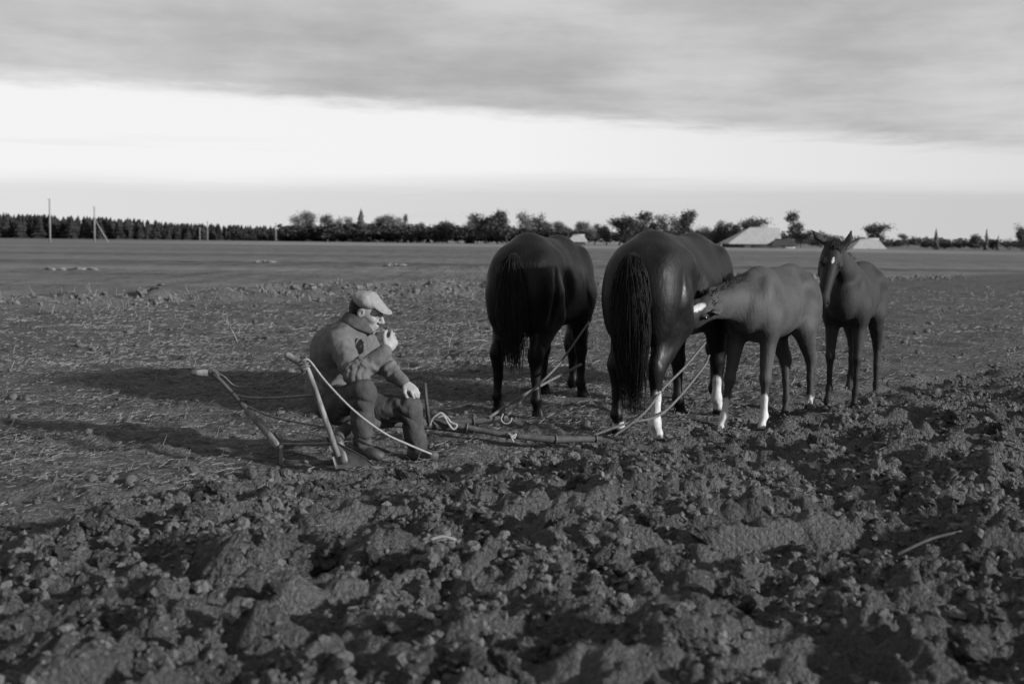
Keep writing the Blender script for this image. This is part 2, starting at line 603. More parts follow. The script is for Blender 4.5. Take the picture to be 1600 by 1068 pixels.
def ground_material():
    m, nt, b = mat_base('field_soil', 0.92, 0.2)
    n, l = nt.nodes, nt.links

    def node(t, **kw):
        q = n.new(t)
        for k, v in kw.items():
            setattr(q, k, v)
        return q

    def attr(nm):
        q = node('ShaderNodeAttribute')
        q.attribute_name = nm
        return q.outputs['Fac']

    def mth(op, a, b_=None, clamp=False):
        q = node('ShaderNodeMath', operation=op, use_clamp=clamp)
        for i, v in enumerate((a, b_)):
            if v is None:
                continue
            if isinstance(v, (int, float)):
                q.inputs[i].default_value = v
            else:
                l.new(v, q.inputs[i])
        return q.outputs[0]

    def mix(f, a, b_):
        q = node('ShaderNodeMix', data_type='FLOAT')
        for i, v in zip((0, 2, 3), (f, a, b_)):
            if isinstance(v, (int, float)):
                q.inputs[i].default_value = v
            else:
                l.new(v, q.inputs[i])
        return q.outputs[0]

    def rng_(v, a, b_, c, d):
        q = node('ShaderNodeMapRange')
        l.new(v, q.inputs[0])
        for i, k in enumerate((a, b_, c, d)):
            q.inputs[i + 1].default_value = k
        return q.outputs[0]

    tcn = node('ShaderNodeTexCoord')
    P = tcn.outputs['Object']

    def noise(scale, detail=6, rough=0.6, rot=0.0, st=(1, 1, 1)):
        mp = node('ShaderNodeMapping')
        mp.inputs['Rotation'].default_value = (0, 0, rot)
        mp.inputs['Scale'].default_value = st
        l.new(P, mp.inputs[0])
        q = node('ShaderNodeTexNoise')
        q.inputs['Scale'].default_value = scale
        q.inputs['Detail'].default_value = detail
        q.inputs['Roughness'].default_value = rough
        l.new(mp.outputs[0], q.inputs['Vector'])
        return q.outputs[0]
    soil = mth('ADD', rng_(noise(2.2, 8, 0.6), 0.3, 0.7, 0.075, 0.16), rng_(noise(60, 4, 0.6), 0.3, 0.7, -0.035, 0.055))
    stub = mth('ADD', rng_(noise(1.3, 7, 0.62), 0.3, 0.7, 0.045, 0.10), rng_(noise(16, 6, 0.75, R(12), (0.45, 1.5, 1)), 0.4, 0.75, -0.02, 0.13))
    grass = mth('ADD', rng_(noise(0.5, 8, 0.66, R(-44), (1.6, 0.2, 1)), 0.3, 0.7, 0.105, 0.16), rng_(noise(9, 6, 0.8), 0.35, 0.75, -0.05, 0.085))
    grass = mth('ADD', grass, rng_(noise(0.035, 4, 0.5, 0.05, (0.25, 2.5, 1)), 0.35, 0.7, -0.025, 0.035))
    grass = mth('ADD', grass, rng_(noise(1.0, 7, 0.75, 0.0, (1.1, .22, 1)), 0.3, 0.7, -0.055, 0.07))
    grass = mth('ADD', grass, rng_(noise(1.0, 5, 0.6, R(2), (.012, .13, 1)), 0.35, 0.65, -0.03, 0.04))
    rid = mth('ADD', rng_(noise(5, 7, 0.6), 0.3, 0.7, 0.08, 0.16), rng_(noise(30, 4), 0.35, 0.7, -0.02, 0.05))
    c = mix(attr('grassland'), stub, grass)
    c = mix(attr('ridge'), c, rid)
    c = mix(attr('ploughed'), c, soil)
    # a pale far crop under the farm
    sp = node('ShaderNodeSeparateXYZ')
    l.new(P, sp.inputs[0])
    edge = mth('ADD', sp.outputs[1], rng_(noise(0.01, 3), 0.3, 0.7, -8, 8))
    far = rng_(mth('ADD', edge, mth('MULTIPLY', mth('MAXIMUM', sp.outputs[0], 0.0), 0.6)), 196, 210, 0, 1)
    xr = rng_(sp.outputs[0], -90, -45, 0, 1)
    xr2 = rng_(sp.outputs[0], 60, 95, 1, 0)
    pale = mth('MULTIPLY', far, mth('MULTIPLY', xr, xr2))
    c = mix(pale, c, mth('ADD', 0.24, rng_(noise(0.2, 5), 0.3, 0.7, -0.04, 0.05)))
    l.new(c, b.inputs['Base Color'])
    # crumb relief: rounded cells on warped coordinates plus grain
    def cells(scale, warp):
        mp = node('ShaderNodeVectorMath', operation='ADD')
        q2 = node('ShaderNodeTexNoise')
        q2.inputs['Scale'].default_value = scale * .45
        q2.inputs['Detail'].default_value = 3
        l.new(P, q2.inputs['Vector'])
        sc_ = node('ShaderNodeVectorMath', operation='SCALE')
        l.new(q2.outputs['Color'], sc_.inputs[0])
        sc_.inputs[3].default_value = warp
        l.new(P, mp.inputs[0])
        l.new(sc_.outputs[0], mp.inputs[1])
        q = node('ShaderNodeTexVoronoi')
        q.inputs['Scale'].default_value = scale
        l.new(mp.outputs[0], q.inputs['Vector'])
        return mth('SUBTRACT', 1.0, q.outputs['Distance'])
    bh = mth('ADD', mth('MULTIPLY', cells(34, .03), 1.0), mth('MULTIPLY', cells(80, .012), .45))
    bh = mth('ADD', bh, mth('MULTIPLY', noise(120, 5, 0.7), 0.7))
    bp = node('ShaderNodeBump')
    bp.inputs['Strength'].default_value = 1.0
    l.new(mix(attr('ploughed'), mix(attr('grassland'), .016, .012), .045), bp.inputs['Distance'])
    l.new(bh, bp.inputs['Height'])
    l.new(bp.outputs[0], b.inputs['Normal'])
    return m


M['ground'] = ground_material()
ground = tag(link('ground', gme, M['ground']), kind='structure')
print('ground tris', len(quads) * 2)


def ico(sub):
    import bmesh
    bm = bmesh.new()
    bmesh.ops.create_icosphere(bm, subdivisions=sub, radius=1)
    v = np.array([q.co[:] for q in bm.verts])
    f = np.array([[q.index for q in fc.verts] for fc in bm.faces])
    bm.free()
    return v, f


def worley3(p, seed):
    ip = np.floor(p)
    best = np.full(p.shape[:-1], 9.0)
    for ax in (-1, 0, 1):
        for ay in (-1, 0, 1):
            for az in (-1, 0, 1):
                c = ip + np.array([ax, ay, az])
                o = np.stack([_hash(c[..., 0], c[..., 1], c[..., 2], seed + j) for j in range(3)], -1)
                best = np.minimum(best, ((c + o - p) ** 2).sum(-1))
    return np.sqrt(best)


def lump(sub, seed, rough=0.45, crumble=1.0):
    """an irregular crumbly clod"""
    v, f = ico(sub)
    n = noise3(v * 1.1 + seed * 7.3, seed) * 0.9 + noise3(v * 2.6 + seed * 3.1, seed + 1) * 0.4
    b = 0.6 - worley3(v * 1.7 + seed, seed) * 1.0
    b2 = 0.5 - worley3(v * 3.6 + seed, seed + 9)
    v = v * (1 + rough * n + crumble * (0.42 * b + 0.28 * b2))[:, None] * np.array([1, 0.85, 0.7])
    return v, f


def rot_any(n):
    """random rotation matrices, mostly about z"""
    a = rng.uniform(0, 2 * np.pi, n)
    t = rng.normal(0, 0.5, n)
    ca, sa, ct, st = np.cos(a), np.sin(a), np.cos(t), np.sin(t)
    m = np.zeros((n, 3, 3))
    m[:, 0, 0], m[:, 0, 1], m[:, 1, 0], m[:, 1, 1], m[:, 2, 2] = ca, -sa, sa, ca, 1
    k = np.zeros((n, 3, 3))
    k[:, 0, 0] = 1
    k[:, 1, 1], k[:, 1, 2], k[:, 2, 1], k[:, 2, 2] = ct, -st, st, ct
    return m @ k


def scatter(protos, pos, size, squash=None):
    vs, fs, base = [], [], 0
    n = len(pos)
    pick = rng.integers(0, len(protos), n)
    rot = rot_any(n)
    for i, (pv, pf) in enumerate(protos):
        k = np.where(pick == i)[0]
        if not len(k):
            continue
        v = np.einsum('nij,vj->nvi', rot[k], pv) * size[k][:, None, None] + pos[k][:, None, :]
        vs.append(v.reshape(-1, 3))
        fs.append((pf[None] + (np.arange(len(k)) * len(pv))[:, None, None]).reshape(-1, 3) + base)
        base += v.shape[0] * v.shape[1]
    return np.concatenate(vs), np.concatenate(fs)


# clods that can be picked out one by one are pieces of the ground
big_protos = [mesh_np('clod', *lump(4, 40 + i, 0.5, 1.3)) for i in range(9)]
for p_ in big_protos:
    p_.materials.append(M['soil_clod'])
n_big = 0
tries = 0
while n_big < 170 and tries < 6000:
    tries += 1
    y = 3.2 * (14.0 / 3.2) ** rng.random()
    x = rng.uniform(-0.5, 0.5) * y * 1.0
    w = float(plough_w(np.array([x]), np.array([y]))[0])
    if w < 0.25:
        continue
    if vnoise(np.array([x * 1.4]), np.array([y * 1.4]), 71)[0] < -0.05:
        continue
    s = rng.uniform(0.035, 0.085)
    o = link('clod', big_protos[n_big % 9], None, ground)
    o.location = (x, y, hgt(x, y) - s * 0.1)
    o.rotation_euler = (rng.normal(0, 0.4), rng.normal(0, 0.4), rng.uniform(0, 6.28))
    o.scale = (s * rng.uniform(0.8, 1.5), s, s * rng.uniform(0.7, 1.15))
    n_big += 1

# crumbled soil between them
n = 75000
y = 3.0 * (15.0 / 3.0) ** rng.random(n)
x = rng.uniform(-0.56, 0.56, n) * y
w = plough_w(x, y)
dens = smooth(-0.35, 0.35, vnoise(x * 1.9 + 4, y * 1.9, 38) + 0.4 * vnoise(x * 7, y * 7, 39))
k = (w > 0.0 + 0.1 * rng.normal(size=n)) & (rng.random(n) < (.12 + .88 * dens) * (.35 + .65 * smooth(4.2, 6.5, y)))
x, y = x[k], y[k]
s = np.minimum(rng.lognormal(-4.45, 0.5, len(x)), 0.042) * (0.75 + 0.04 * y)
order = s > 0.028
z = height(x, y) + s * 0.1
pos = np.stack([x, y, z], 1)
va, fa = scatter([lump(2, 60 + i, 0.6, 1.3) for i in range(14)], pos[order], s[order])
vb, fb = scatter([lump(1, 80 + i, 0.75, 1.5) for i in range(14)], pos[~order], s[~order])
cme = mesh_np('soil_crumbs', np.concatenate([va, vb]), np.concatenate([fa, fb + len(va)]), False)
tag(link('soil_crumbs', cme, M['soil_crumb']), 'loose crumbs of dark soil strewn over the ploughed land', 'soil', kind='stuff')
print('crumb tris', len(fa) + len(fb))

# stray crumbs on the stubble and along the far ridge
n = 9000
y = 5.5 * (34.0 / 5.5) ** rng.random(n)
x = rng.uniform(-0.52, 0.52, n) * y
w = plough_w(x, y)
rd = x * RID_N[0] + y * RID_N[1] - 22.4
k = (w < 0.1) & (rd < 1.0) & (rng.random(n) < 0.15 + 0.6 * smooth(-.2, .5, vnoise(x * .9, y * 1.5, 78)))
x, y = x[k], y[k]
s = np.minimum(rng.lognormal(-4.1, 0.5, len(x)), 0.05) * (0.7 + 0.03 * y)
pos = np.stack([x, y, height(x, y) + s * 0.1], 1)
va, fa = scatter([lump(1, 90 + i, 0.45) for i in range(8)], pos, s)
tag(link('stubble_crumbs', mesh_np('stubble_crumbs', va, fa), M['soil_crumb']), 'scattered crumbs of earth lying over the stubble strip', 'soil', kind='stuff')


n = 3300
t_ = rng.uniform(-4, 50, n)
rd = rng.normal(0, 1.0, n)
base_ = RID_N * 22.4
x = base_[0] + 0.69 * t_ + RID_N[0] * rd
y = base_[1] + 0.72 * t_ + RID_N[1] * rd
k = (np.abs(x) < .56 * y) & (rng.random(n) < .3 + .7 * smooth(-.5, .4, vnoise(t_ * .6, rd, 79)))
x, y, rd = x[k], y[k], rd[k]
s = np.minimum(rng.lognormal(-3.2, 0.5, len(x)), 0.11) * np.exp(-(rd / 1.8) ** 2)
pos = np.stack([x, y, height(x, y) + s * 0.35], 1)
va, fa = scatter([lump(2, 130 + i, 0.7, 1.3) for i in range(12)], pos, s)
tag(link('ridge_clods', mesh_np('ridge_clods', va, fa, False), M['soil_dry']), 'pale dry clods along the far ridge of turned soil', 'soil', kind='stuff')

# straw litter: three-sided stalks, lying or leaning
def stalks(pos, length, az, tilt, rad):
    n = len(pos)
    d = np.stack([np.cos(az) * np.cos(tilt), np.sin(az) * np.cos(tilt), np.sin(tilt)], 1)
    u = np.stack([-np.sin(az), np.cos(az), 0 * az], 1)
    v = np.cross(d, u)
    bend = rng.normal(0, 0.12, n)[:, None] * u + rng.normal(0, 0.08, n)[:, None] * v
    ang = np.array([0, 2.094, 4.189])
    rings = []
    for t, br in ((-0.5, 0.0), (0.5, 0.25)):
        c = pos + d * (length * t)[:, None] + bend * (length * br)[:, None] * 0.6
        rings.append(c[:, None, :] + rad[:, None, None] * (np.cos(ang)[None, :, None] * u[:, None] + np.sin(ang)[None, :, None] * v[:, None]))
    V = np.concatenate(rings, 1)          # n,6,3
    f = []
    for r in (0,):
        for j in range(3):
            kx = (j + 1) % 3
            f.append((r + j, r + kx, r + 3 + kx, r + 3 + j))
    F = np.array(f)[None] + (np.arange(n) * 6)[:, None, None]
    return V.reshape(-1, 3), F.reshape(-1, 4)


n = 135000
y = 5.6 * (38.0 / 5.6) ** rng.random(n)
x = rng.uniform(-0.53, 0.53, n) * y
# half of the stalks lie in little mats left by the rake
nm = 4000
my = 5.8 * (36.0 / 5.8) ** rng.random(nm)
mx = rng.uniform(-0.53, 0.53, nm) * my
mi = rng.integers(0, nm, n)
in_mat = rng.random(n) < 0.55
sp_ = (0.05 + 0.018 * my[mi])
mt_, mw_ = rng.normal(0, 1, n) * sp_ * 1.8, rng.normal(0, 1, n) * sp_ * .6
x = np.where(in_mat, mx[mi] + mt_ * .95 + mw_ * -.2, x)
y = np.where(in_mat, my[mi] + mt_ * .2 + mw_ * .95, y)
w = plough_w(x, y) + 0.16 * vnoise(x * 1.1, y * 1.1, 3)
t_ = 0.72 * x + 0.69 * y
rd = x * RID_N[0] + y * RID_N[1] - 22.4
clump = vnoise(w * 2.6, t_ * 0.8, 75) + 0.7 * vnoise(w * 7, t_ * 2.0, 76)
prob = np.where(in_mat, .9, smooth(-0.1, 0.8, clump)) * (0.3 + 0.7 * smooth(-0.35, 0.35, vnoise(x * 0.35, y * 0.35, 77))) * (1 - .45 * smooth(2.5, 5, x))
prob *= (w < 0.02) & (rd < 0.2)
prob += 0.02 * (w > 0.02) * (w < 3)
k = rng.random(n) < prob
x, y, w, in_mat = x[k], y[k], w[k], in_mat[k]
L = rng.lognormal(-3.25, 0.5, len(x)) * (0.6 + 0.045 * y)
rad = rng.uniform(0.001, 0.0028, len(x)) * (0.45 + 0.08 * y)
az = np.where(in_mat, R(12) + rng.normal(0, 0.8, len(x)), np.where(rng.random(len(x)) < 0.5, R(42) + rng.normal(0, 0.5, len(x)), rng.uniform(0, 6.28, len(x))))
tilt = np.abs(rng.normal(0.02, 0.16, len(x)))
up = rng.random(len(x)) < 0.06
tilt[up] = rng.uniform(0.5, 1.4, up.sum())
pos = np.stack([x, y, height(x, y) + 0.006 + L * np.sin(tilt) * 0.45], 1)
sv, sf = stalks(pos, L, az, tilt, rad)
# dead grass standing along the far ridge
n = 2200
t_ = rng.uniform(-4, 50, n)
rd = rng.normal(0, .9, n)
x = RID_N[0] * 22.4 + 0.69 * t_ + RID_N[0] * rd
y = RID_N[1] * 22.4 + 0.72 * t_ + RID_N[1] * rd
k = (np.abs(x) < .55 * y) & (rng.random(n) < smooth(-.3, .5, vnoise(t_ * .9, rd, 83)))
x, y = x[k], y[k]
L = rng.uniform(.08, .24, len(x))
tilt = rng.uniform(.7, 1.5, len(x))
pos = np.stack([x, y, height(x, y) + L * .4], 1)
tv, tf = stalks(pos, L, rng.uniform(0, 6.28, len(x)), tilt, rng.uniform(.004, .009, len(x)))
tag(link('ridge_grass', mesh_np('ridge_grass', tv, tf), M['weed']), 'dead grass standing along the far ridge of turned soil', 'grass', kind='stuff')
tag(link('straw_litter', mesh_np('straw_litter', sv, sf), M['straw']), 'pale straw litter lying flat over the stubble strip', 'straw', kind='stuff')
print('straw', len(L))


# ------------------------------------------------------------------ implicit bodies
def unit(v):
    v = np.asarray(v, float)
    return v / (np.linalg.norm(v) + 1e-12)


class Field:
    """signed distance grid; shapes are blended in one after the other, then skinned as ONE closed surface"""
    def __init__(s, lo, hi, h):
        s.lo = np.asarray(lo, float)
        s.h = h
        s.n = np.ceil((np.asarray(hi) - s.lo) / h).astype(int) + 1
        s.D = np.full(s.n, 1e3, np.float32)

    def _sub(s, lo, hi):
        a = np.clip(np.floor((lo - s.lo) / s.h).astype(int), 0, s.n - 1)
        b = np.clip(np.ceil((hi - s.lo) / s.h).astype(int) + 1, 1, s.n)
        sl = tuple(slice(p, q) for p, q in zip(a, b))
        ax = [s.lo[i] + s.h * np.arange(a[i], b[i]) for i in range(3)]
        return sl, np.stack(np.meshgrid(*ax, indexing='ij'), -1)

    def _put(s, sl, d, k, cut):
        A = s.D[sl]
        if cut:
            h = np.clip(k - np.abs(-d - A), 0, None) / k
            s.D[sl] = np.maximum(A, -d) + h * h * k * 0.25
        else:
            h = np.clip(k - np.abs(d - A), 0, None) / k
            s.D[sl] = np.minimum(A, d) - h * h * k * 0.25

    def ell(s, c, r, axes=None, k=0.03, cut=False):
        c, r = np.asarray(c, float), np.broadcast_to(np.asarray(r, float), (3,))
        m = r.max() + k + 3 * s.h
        sl, P = s._sub(c - m, c + m)
        P = P - c
        if axes is not None:
            P = P @ np.asarray(axes, float).T
        k0 = np.linalg.norm(P / r, axis=-1)
        k1 = np.linalg.norm(P / (r * r), axis=-1) + 1e-9
        s._put(sl, k0 * (k0 - 1) / k1, k, cut)
        return s

    def cone(s, a, b, ra, rb, k=0.03, lat=None, flat=1.0, cut=False):
        """tapered capsule; flat<1 squeezes it along lat"""
        a, b = np.asarray(a, float), np.asarray(b, float)
        m = max(ra, rb) + k + 3 * s.h
        sl, P = s._sub(np.minimum(a, b) - m, np.maximum(a, b) + m)
        P = P - a
        ba = b - a
        if lat is not None:
            q = unit(lat)
            P = P + (P @ q)[..., None] * q * (1 / flat - 1)
            ba = ba + (ba @ q) * q * (1 / flat - 1)
        t = np.clip((P @ ba) / (ba @ ba), 0, 1)
        d = np.linalg.norm(P - t[..., None] * ba, axis=-1) - (ra + (rb - ra) * t)
        if lat is not None:
            d = d * (0.5 + 0.5 * flat)
        s._put(sl, d, k, cut)
        return s

    def chain(s, pts, rad, k=0.03, lat=None, flat=1.0):
        for i in range(len(pts) - 1):
            s.cone(pts[i], pts[i + 1], rad[i], rad[i + 1], k, lat, flat)
        return s

    def floor(s, z, lo, hi):
        """cut flat below z inside the box lo..hi"""
        sl, P = s._sub(np.asarray(lo, float), np.asarray(hi, float))
        s.D[sl] = np.maximum(s.D[sl], z - P[..., 2])
        return s

    def wrinkle(s, amp, freq, seed, stretch=(1, 1, 1)):
        m = np.abs(s.D) < 0.035
        idx = np.argwhere(m)
        P = s.lo + idx * s.h
        s.D[m] += (amp * noise3(P * freq * np.asarray(stretch), seed)).astype(np.float32)
        return s

    def fold(s, c, r, d, freq, amp, seed):
        """cloth folds across direction d around point c"""
        c = np.asarray(c, float)
        sl, P = s._sub(c - r, c + r)
        A = s.D[sl]
        m = np.abs(A) < .03
        Q = P[m]
        w = smooth(r, r * .35, np.linalg.norm(Q - c, axis=-1))
        ph = (Q @ unit(d)) * freq + 2.6 * noise3(Q * 13, seed)
        A[m] += (amp * w * (np.sin(ph) + .35 * np.sin(2.1 * ph + 1))).astype(np.float32)
        s.D[sl] = A
        return s

    def skin(s, relax=1):
        D, h = s.D.astype(np.float64), s.h
        nx, ny, nz = D.shape
        C = (nx - 1, ny - 1, nz - 1)
        ncell = C[0] * C[1] * C[2]
        acc = np.zeros((4, ncell))
        quads = []
        for ax in range(3):
            o1, o2 = [(1, 2), (2, 0), (0, 1)][ax]
            sa = [slice(None)] * 3
            sb = [slice(None)] * 3
            sa[ax] = slice(0, -1)
            sb[ax] = slice(1, None)
            A, B = D[tuple(sa)], D[tuple(sb)]
            m = (A < 0) != (B < 0)
            # ignore crossings on the rim of the grid
            idx = np.argwhere(m)
            ok = np.ones(len(idx), bool)
            for o in (o1, o2):
                ok &= (idx[:, o] > 0) & (idx[:, o] < D.shape[o] - 1)
            idx = idx[ok]
            if not len(idx):
                continue
            a, b = A[tuple(idx.T)], B[tuple(idx.T)]
            t = np.clip(a / (a - b), 0.02, 0.98)
            pos = idx.astype(float)
            pos[:, ax] += t
            cells = []
            for u, v in ((-1, -1), (0, -1), (0, 0), (-1, 0)):
                c = idx.copy()
                c[:, o1] += u
                c[:, o2] += v
                fl = (c[:, 0] * C[1] + c[:, 1]) * C[2] + c[:, 2]
                cells.append(fl)
                for j in range(3):
                    acc[j] += np.bincount(fl, pos[:, j], ncell)
                acc[3] += np.bincount(fl, minlength=ncell)
            q = np.stack(cells, 1)
            flip = a > 0
            q[flip] = q[flip][:, ::-1]
            quads.append(q)
        Q = np.concatenate(quads)
        used = np.where(acc[3] > 0)[0]
        remap = np.full(ncell, -1)
        remap[used] = np.arange(len(used))
        V = (acc[:3, used] / acc[3, used]).T * h + s.lo
        Q = remap[Q]
        for _ in range(relax):
            sm = np.zeros_like(V)
            ct = np.zeros(len(V))
            for i in range(4):
                for dj in (1, 3):
                    for j in range(3):
                        sm[:, j] += np.bincount(Q[:, i], V[Q[:, (i + dj) % 4], j], len(V))
                    ct += np.bincount(Q[:, i], minlength=len(V))
            V = V * 0.5 + 0.5 * sm / np.maximum(ct, 1)[:, None]
        return V, Q


def strands(name, mat, parent, paths, r0, sides=4):
    mb = MB()
    for p in paths:
        m = len(p)
        t = np.linspace(0, 1, m)
        mb.tube(p, r0 * (1 - 0.75 * t ** 1.5), sides, cap=False)
    return mb.build(name, mat, parent)


# ------------------------------------------------------------------ horses
def make_horse(name, root, theta, sb, leg, lift, feet, neck, coat, label, group, voxel, socks, marks=None, tail=None, thin=1.0,
               ears=None, head_len=0.6, mane_up=False, hair='hair_dark', neck_r=(0.25, 0.15, 0.105), belly=1.0):
    """root: ground point under the body, theta: heading, sb: body scale, feet: foot offsets in local metres keyed by leg
    neck: list of local points base..poll, then muzzle"""
    rz = hgt(root[0], root[1])
    e = empty(name, (root[0], root[1], rz), theta)
    tag(e, label, 'horse' if sb > 0.9 else 'foal', group)
    c, s_ = math.cos(theta), math.sin(theta)

    def zg(lx, ly):
        return hgt(root[0] + c * lx - s_ * ly, root[1] + s_ * lx + c * ly) - rz

    def B(x, y, z):
        return np.array([x * sb, y * sb * thin, z * sb + lift])

    neck = [np.asarray(p, float) for p in neck]
    poll, muzzle = neck[-2], neck[-1]
    pts = np.array(neck + [B(-1.05, -.4, 1.6), B(1, .4, 1.6)])
    lo = np.minimum(pts.min(0) - 0.2, [-1.1 * sb, -.5 * sb, -.2])
    hi = np.maximum(pts.max(0) + 0.25, [1.1 * sb, .5 * sb, 1.0])
    lo[2] = -0.22
    F = Field(lo, hi, voxel)
    # trunk
    kb = 0.10 * sb
    F.ell(B(.08, 0, 1.05), np.array([.58, .33 * thin, .34 * belly]) * sb, k=kb)
    F.ell(B(.40, 0, 1.07), np.array([.36, .29 * thin, .38]) * sb, k=kb)
    F.ell(B(-.16, 0, 1.16), np.array([.42, .27 * thin, .27]) * sb, k=kb)
    F.ell(B(-.50, 0, 1.17), np.array([.37, .29 * thin, .32]) * sb, k=kb)
    F.cone(B(-.45, 0, 1.40), B(.42, 0, 1.36), .1 * sb, .09 * sb, k=kb * 1.4)
    F.cone(B(.40, 0, 1.40), B(.66, 0, 1.36), .08 * sb, .1 * sb, k=kb * 1.2)
    F.ell(B(.76, 0, 1.06), np.array([.19, .22 * thin, .26]) * sb, k=kb)
    for sd in (-1, 1):
        F.ell(B(-.37, sd * .21, 1.28), np.array([.13, .09, .10]) * sb, k=kb)                 # hip bone
        F.ell(B(-.58, sd * .17, 1.03), np.array([.24, .14, .34]) * sb, k=kb)                 # haunch
        F.ell(B(-.70, sd * .13, .98), np.array([.14, .13, .30]) * sb, k=kb)                  # buttock
        F.ell(B(.60, sd * .18, 1.10), np.array([.17, .11, .30]) * sb, k=kb)                  # shoulder
        F.ell(B(-.20, sd * .40, 1.06), np.array([.13, .13, .26]) * sb, k=.06 * sb, cut=True)   # hollow of the flank
        F.ell(B(.56, sd * .19, .90), np.array([.15, .10, .16]) * sb, k=kb)
    if sb > .9:
        for sd in (-1, 1):
            F.cone(B(-.60, sd * .335, 1.22), B(-.66, sd * .325, .80), .012, .03, .05, cut=True)
            F.cone(B(.30, sd * .345, 1.25), B(.46, sd * .325, .85), .02, .02, .05, cut=True)
    # neck
    lat = np.cross(unit(neck[-2] - neck[0]), [0, 0, 1.0])
    if np.linalg.norm(lat) < 0.2:
        lat = np.array([0, 1.0, 0])
    lat = unit(lat)
    npts = neck[:-1]
    nr = np.interp(np.linspace(0, 1, len(npts)), [0, .55, 1], neck_r) * sb
    F.chain(npts, nr, k=0.07 * sb, lat=lat, flat=0.68)
    # head frame
    hd = unit(muzzle - poll)
    if ears is not None:
        hl = unit(np.asarray(ears[0]) - np.asarray(ears[1]))
        hl = unit(hl - hd * (hl @ hd))
    else:
        hl = unit(np.cross(lat * 0 + np.array([0, 0, 1.0]), hd)) if abs(hd[2]) < .95 else np.array([0, 1.0, 0])
    hu = unit(np.cross(hd, hl))                       # out of the forehead
    if hu @ (poll - neck[0]) < 0 and ears is None and abs(hd[2]) < .6:
        hu, hl = -hu, -hl
    hs = head_len / 0.6

    def H(a, l_, u):
        return poll + hd * a * hs + hl * l_ * hs + hu * u * hs
    AX = np.array([hd, hl, hu])
    kh = 0.045 * hs
    F.ell(H(.07, 0, .0), np.array([.13, .096, .10]) * hs, AX, kh)
    F.cone(H(.12, 0, .0), H(.5, 0, -.015), .095 * hs, .056 * hs, kh, lat=hl, flat=.8)
    F.ell(H(.16, 0, -.07), np.array([.13, .06, .085]) * hs, AX, kh)
    F.cone(H(.16, 0, -.10), H(.5, 0, -.06), .065 * hs, .036 * hs, kh, lat=hl, flat=.75)
    F.ell(H(.53, 0, -.03), np.array([.06, .058, .062]) * hs, AX, kh)
    F.ell(H(.50, 0, -.085), np.array([.05, .04, .03]) * hs, AX, kh)
    for sd in (-1, 1):
        F.ell(H(.17, sd * .068, .045), np.array([.045, .03, .03]) * hs, AX, .02)              # brow over the eye
        F.ell(H(.15, sd * .055, -.08), np.array([.09, .03, .07]) * hs, AX, kh)                # cheek
        F.ell(H(.545, sd * .042, -.005), np.array([.018, .012, .022]) * hs, AX, .012, cut=True)
    # ears
    ear_tips = []
    for j, sd in enumerate((1, -1)):
        base = H(-.005, sd * .078, .04)
        tip = np.asarray(ears[j], float) if ears is not None else H(-.15, sd * .12, .06)
        mid = base + (tip - base) * .45 + hl * sd * .012
        F.cone(base, mid, .026 * hs, .034 * hs, .015, lat=hu, flat=.6)
        F.cone(mid, tip, .034 * hs, .007, .012, lat=hu, flat=.6)
        F.cone(base + (tip - base) * .3 + hu * .028 * hs, base + (tip - base) * .75 + hu * .022 * hs, .017 * hs, .008 * hs, .008, cut=True)
        ear_tips.append(tip)
    # legs
    rl = sb * (1.0 if sb > .9 else 0.98)
    hoof_c, legs = [], {}
    for key in ('hl', 'hr', 'fl', 'fr'):
        sd = 1 if key[1] == 'l' else -1
        fx, fy = feet.get(key, (0, 0))
        if key[0] == 'h':
            J = [(-.50, .17, 1.0), (-.40, .185, .84), (-.71, .155, .53), (-.675, .15, .33), (-.665, .15, .16), (-.61, .15, .075), (-.585, .15, .0)]
            rr = [.17, .135, .066, .039, .045, .039, .05]
        else:
            J = [(.58, .18, .98), (.53, .175, .82), (.575, .16, .47), (.575, .155, .30), (.57, .15, .155), (.62, .15, .075), (.645, .15, .0)]
            rr = [.14, .105, .058, .037, .043, .038, .05]
        foot = np.array([J[-1][0] * sb + fx, sd * J[-1][1] * sb + fy])
        gz = zg(foot[0], foot[1]) - 0.015
        q = []
        for i, (jx, jy, jz) in enumerate(J):
            if i < 2:
                p = B(jx, sd * jy, jz)
                if i == 1:
                    p = p * .75 + .25 * np.array([jx * sb + fx * .3, sd * jy * sb + fy * .3, jz * leg])
            else:
                f = 1 - min(1.0, jz / .84)
                p = np.array([jx * sb + fx * f, sd * jy * sb + fy * f, jz * leg + gz * f])
            q.append(p)
        q[-1][2] = gz
        q[-2][2] = gz + .08 * sb + .01
        rr = [v * rl for v in rr]
        F.cone(q[0], q[1], rr[0], rr[1], .07 * sb)
        F.cone(q[1], q[2], rr[1] * 1.06, rr[2] * 1.08, .05 * sb, lat=(0, 1, 0), flat=.88)
        F.cone(q[2], q[3], rr[2] * .92, rr[3], .02)
        F.ell(q[2], np.array([.07, .055, .075]) * rl * .95, k=.03)
        if key[0] == 'h':
            F.cone(q[2] + np.array([-.035, 0, .05]) * sb, q[2] + np.array([-.02, 0, -.06]) * sb, .035 * rl, .03 * rl, .03)
            F.cone(q[1] + np.array([-.12, 0, .05]) * sb, q[2] + np.array([-.03, 0, .06]) * sb, .10 * rl, .028 * rl, .04)
        F.cone(q[3], q[4], rr[3], rr[4] * .9, .02)
        F.ell(q[4], np.array([.052, .048, .05]) * rl, k=.02)
        F.cone(q[4], q[5], rr[4] * .9, rr[5], .02)
        # hoof, a flared cone cut flat
        F.cone(q[5] + np.array([0, 0, -.01]), q[6] + np.array([0, 0, 0.0]), .046 * rl, .066 * rl, .012)
        F.floor(gz, q[6] + np.array([-.15, -.15, -.2]) * rl, q[6] + np.array([.15, .15, .03]) * rl)
        hoof_c.append(q[6].copy())
        legs[key] = q
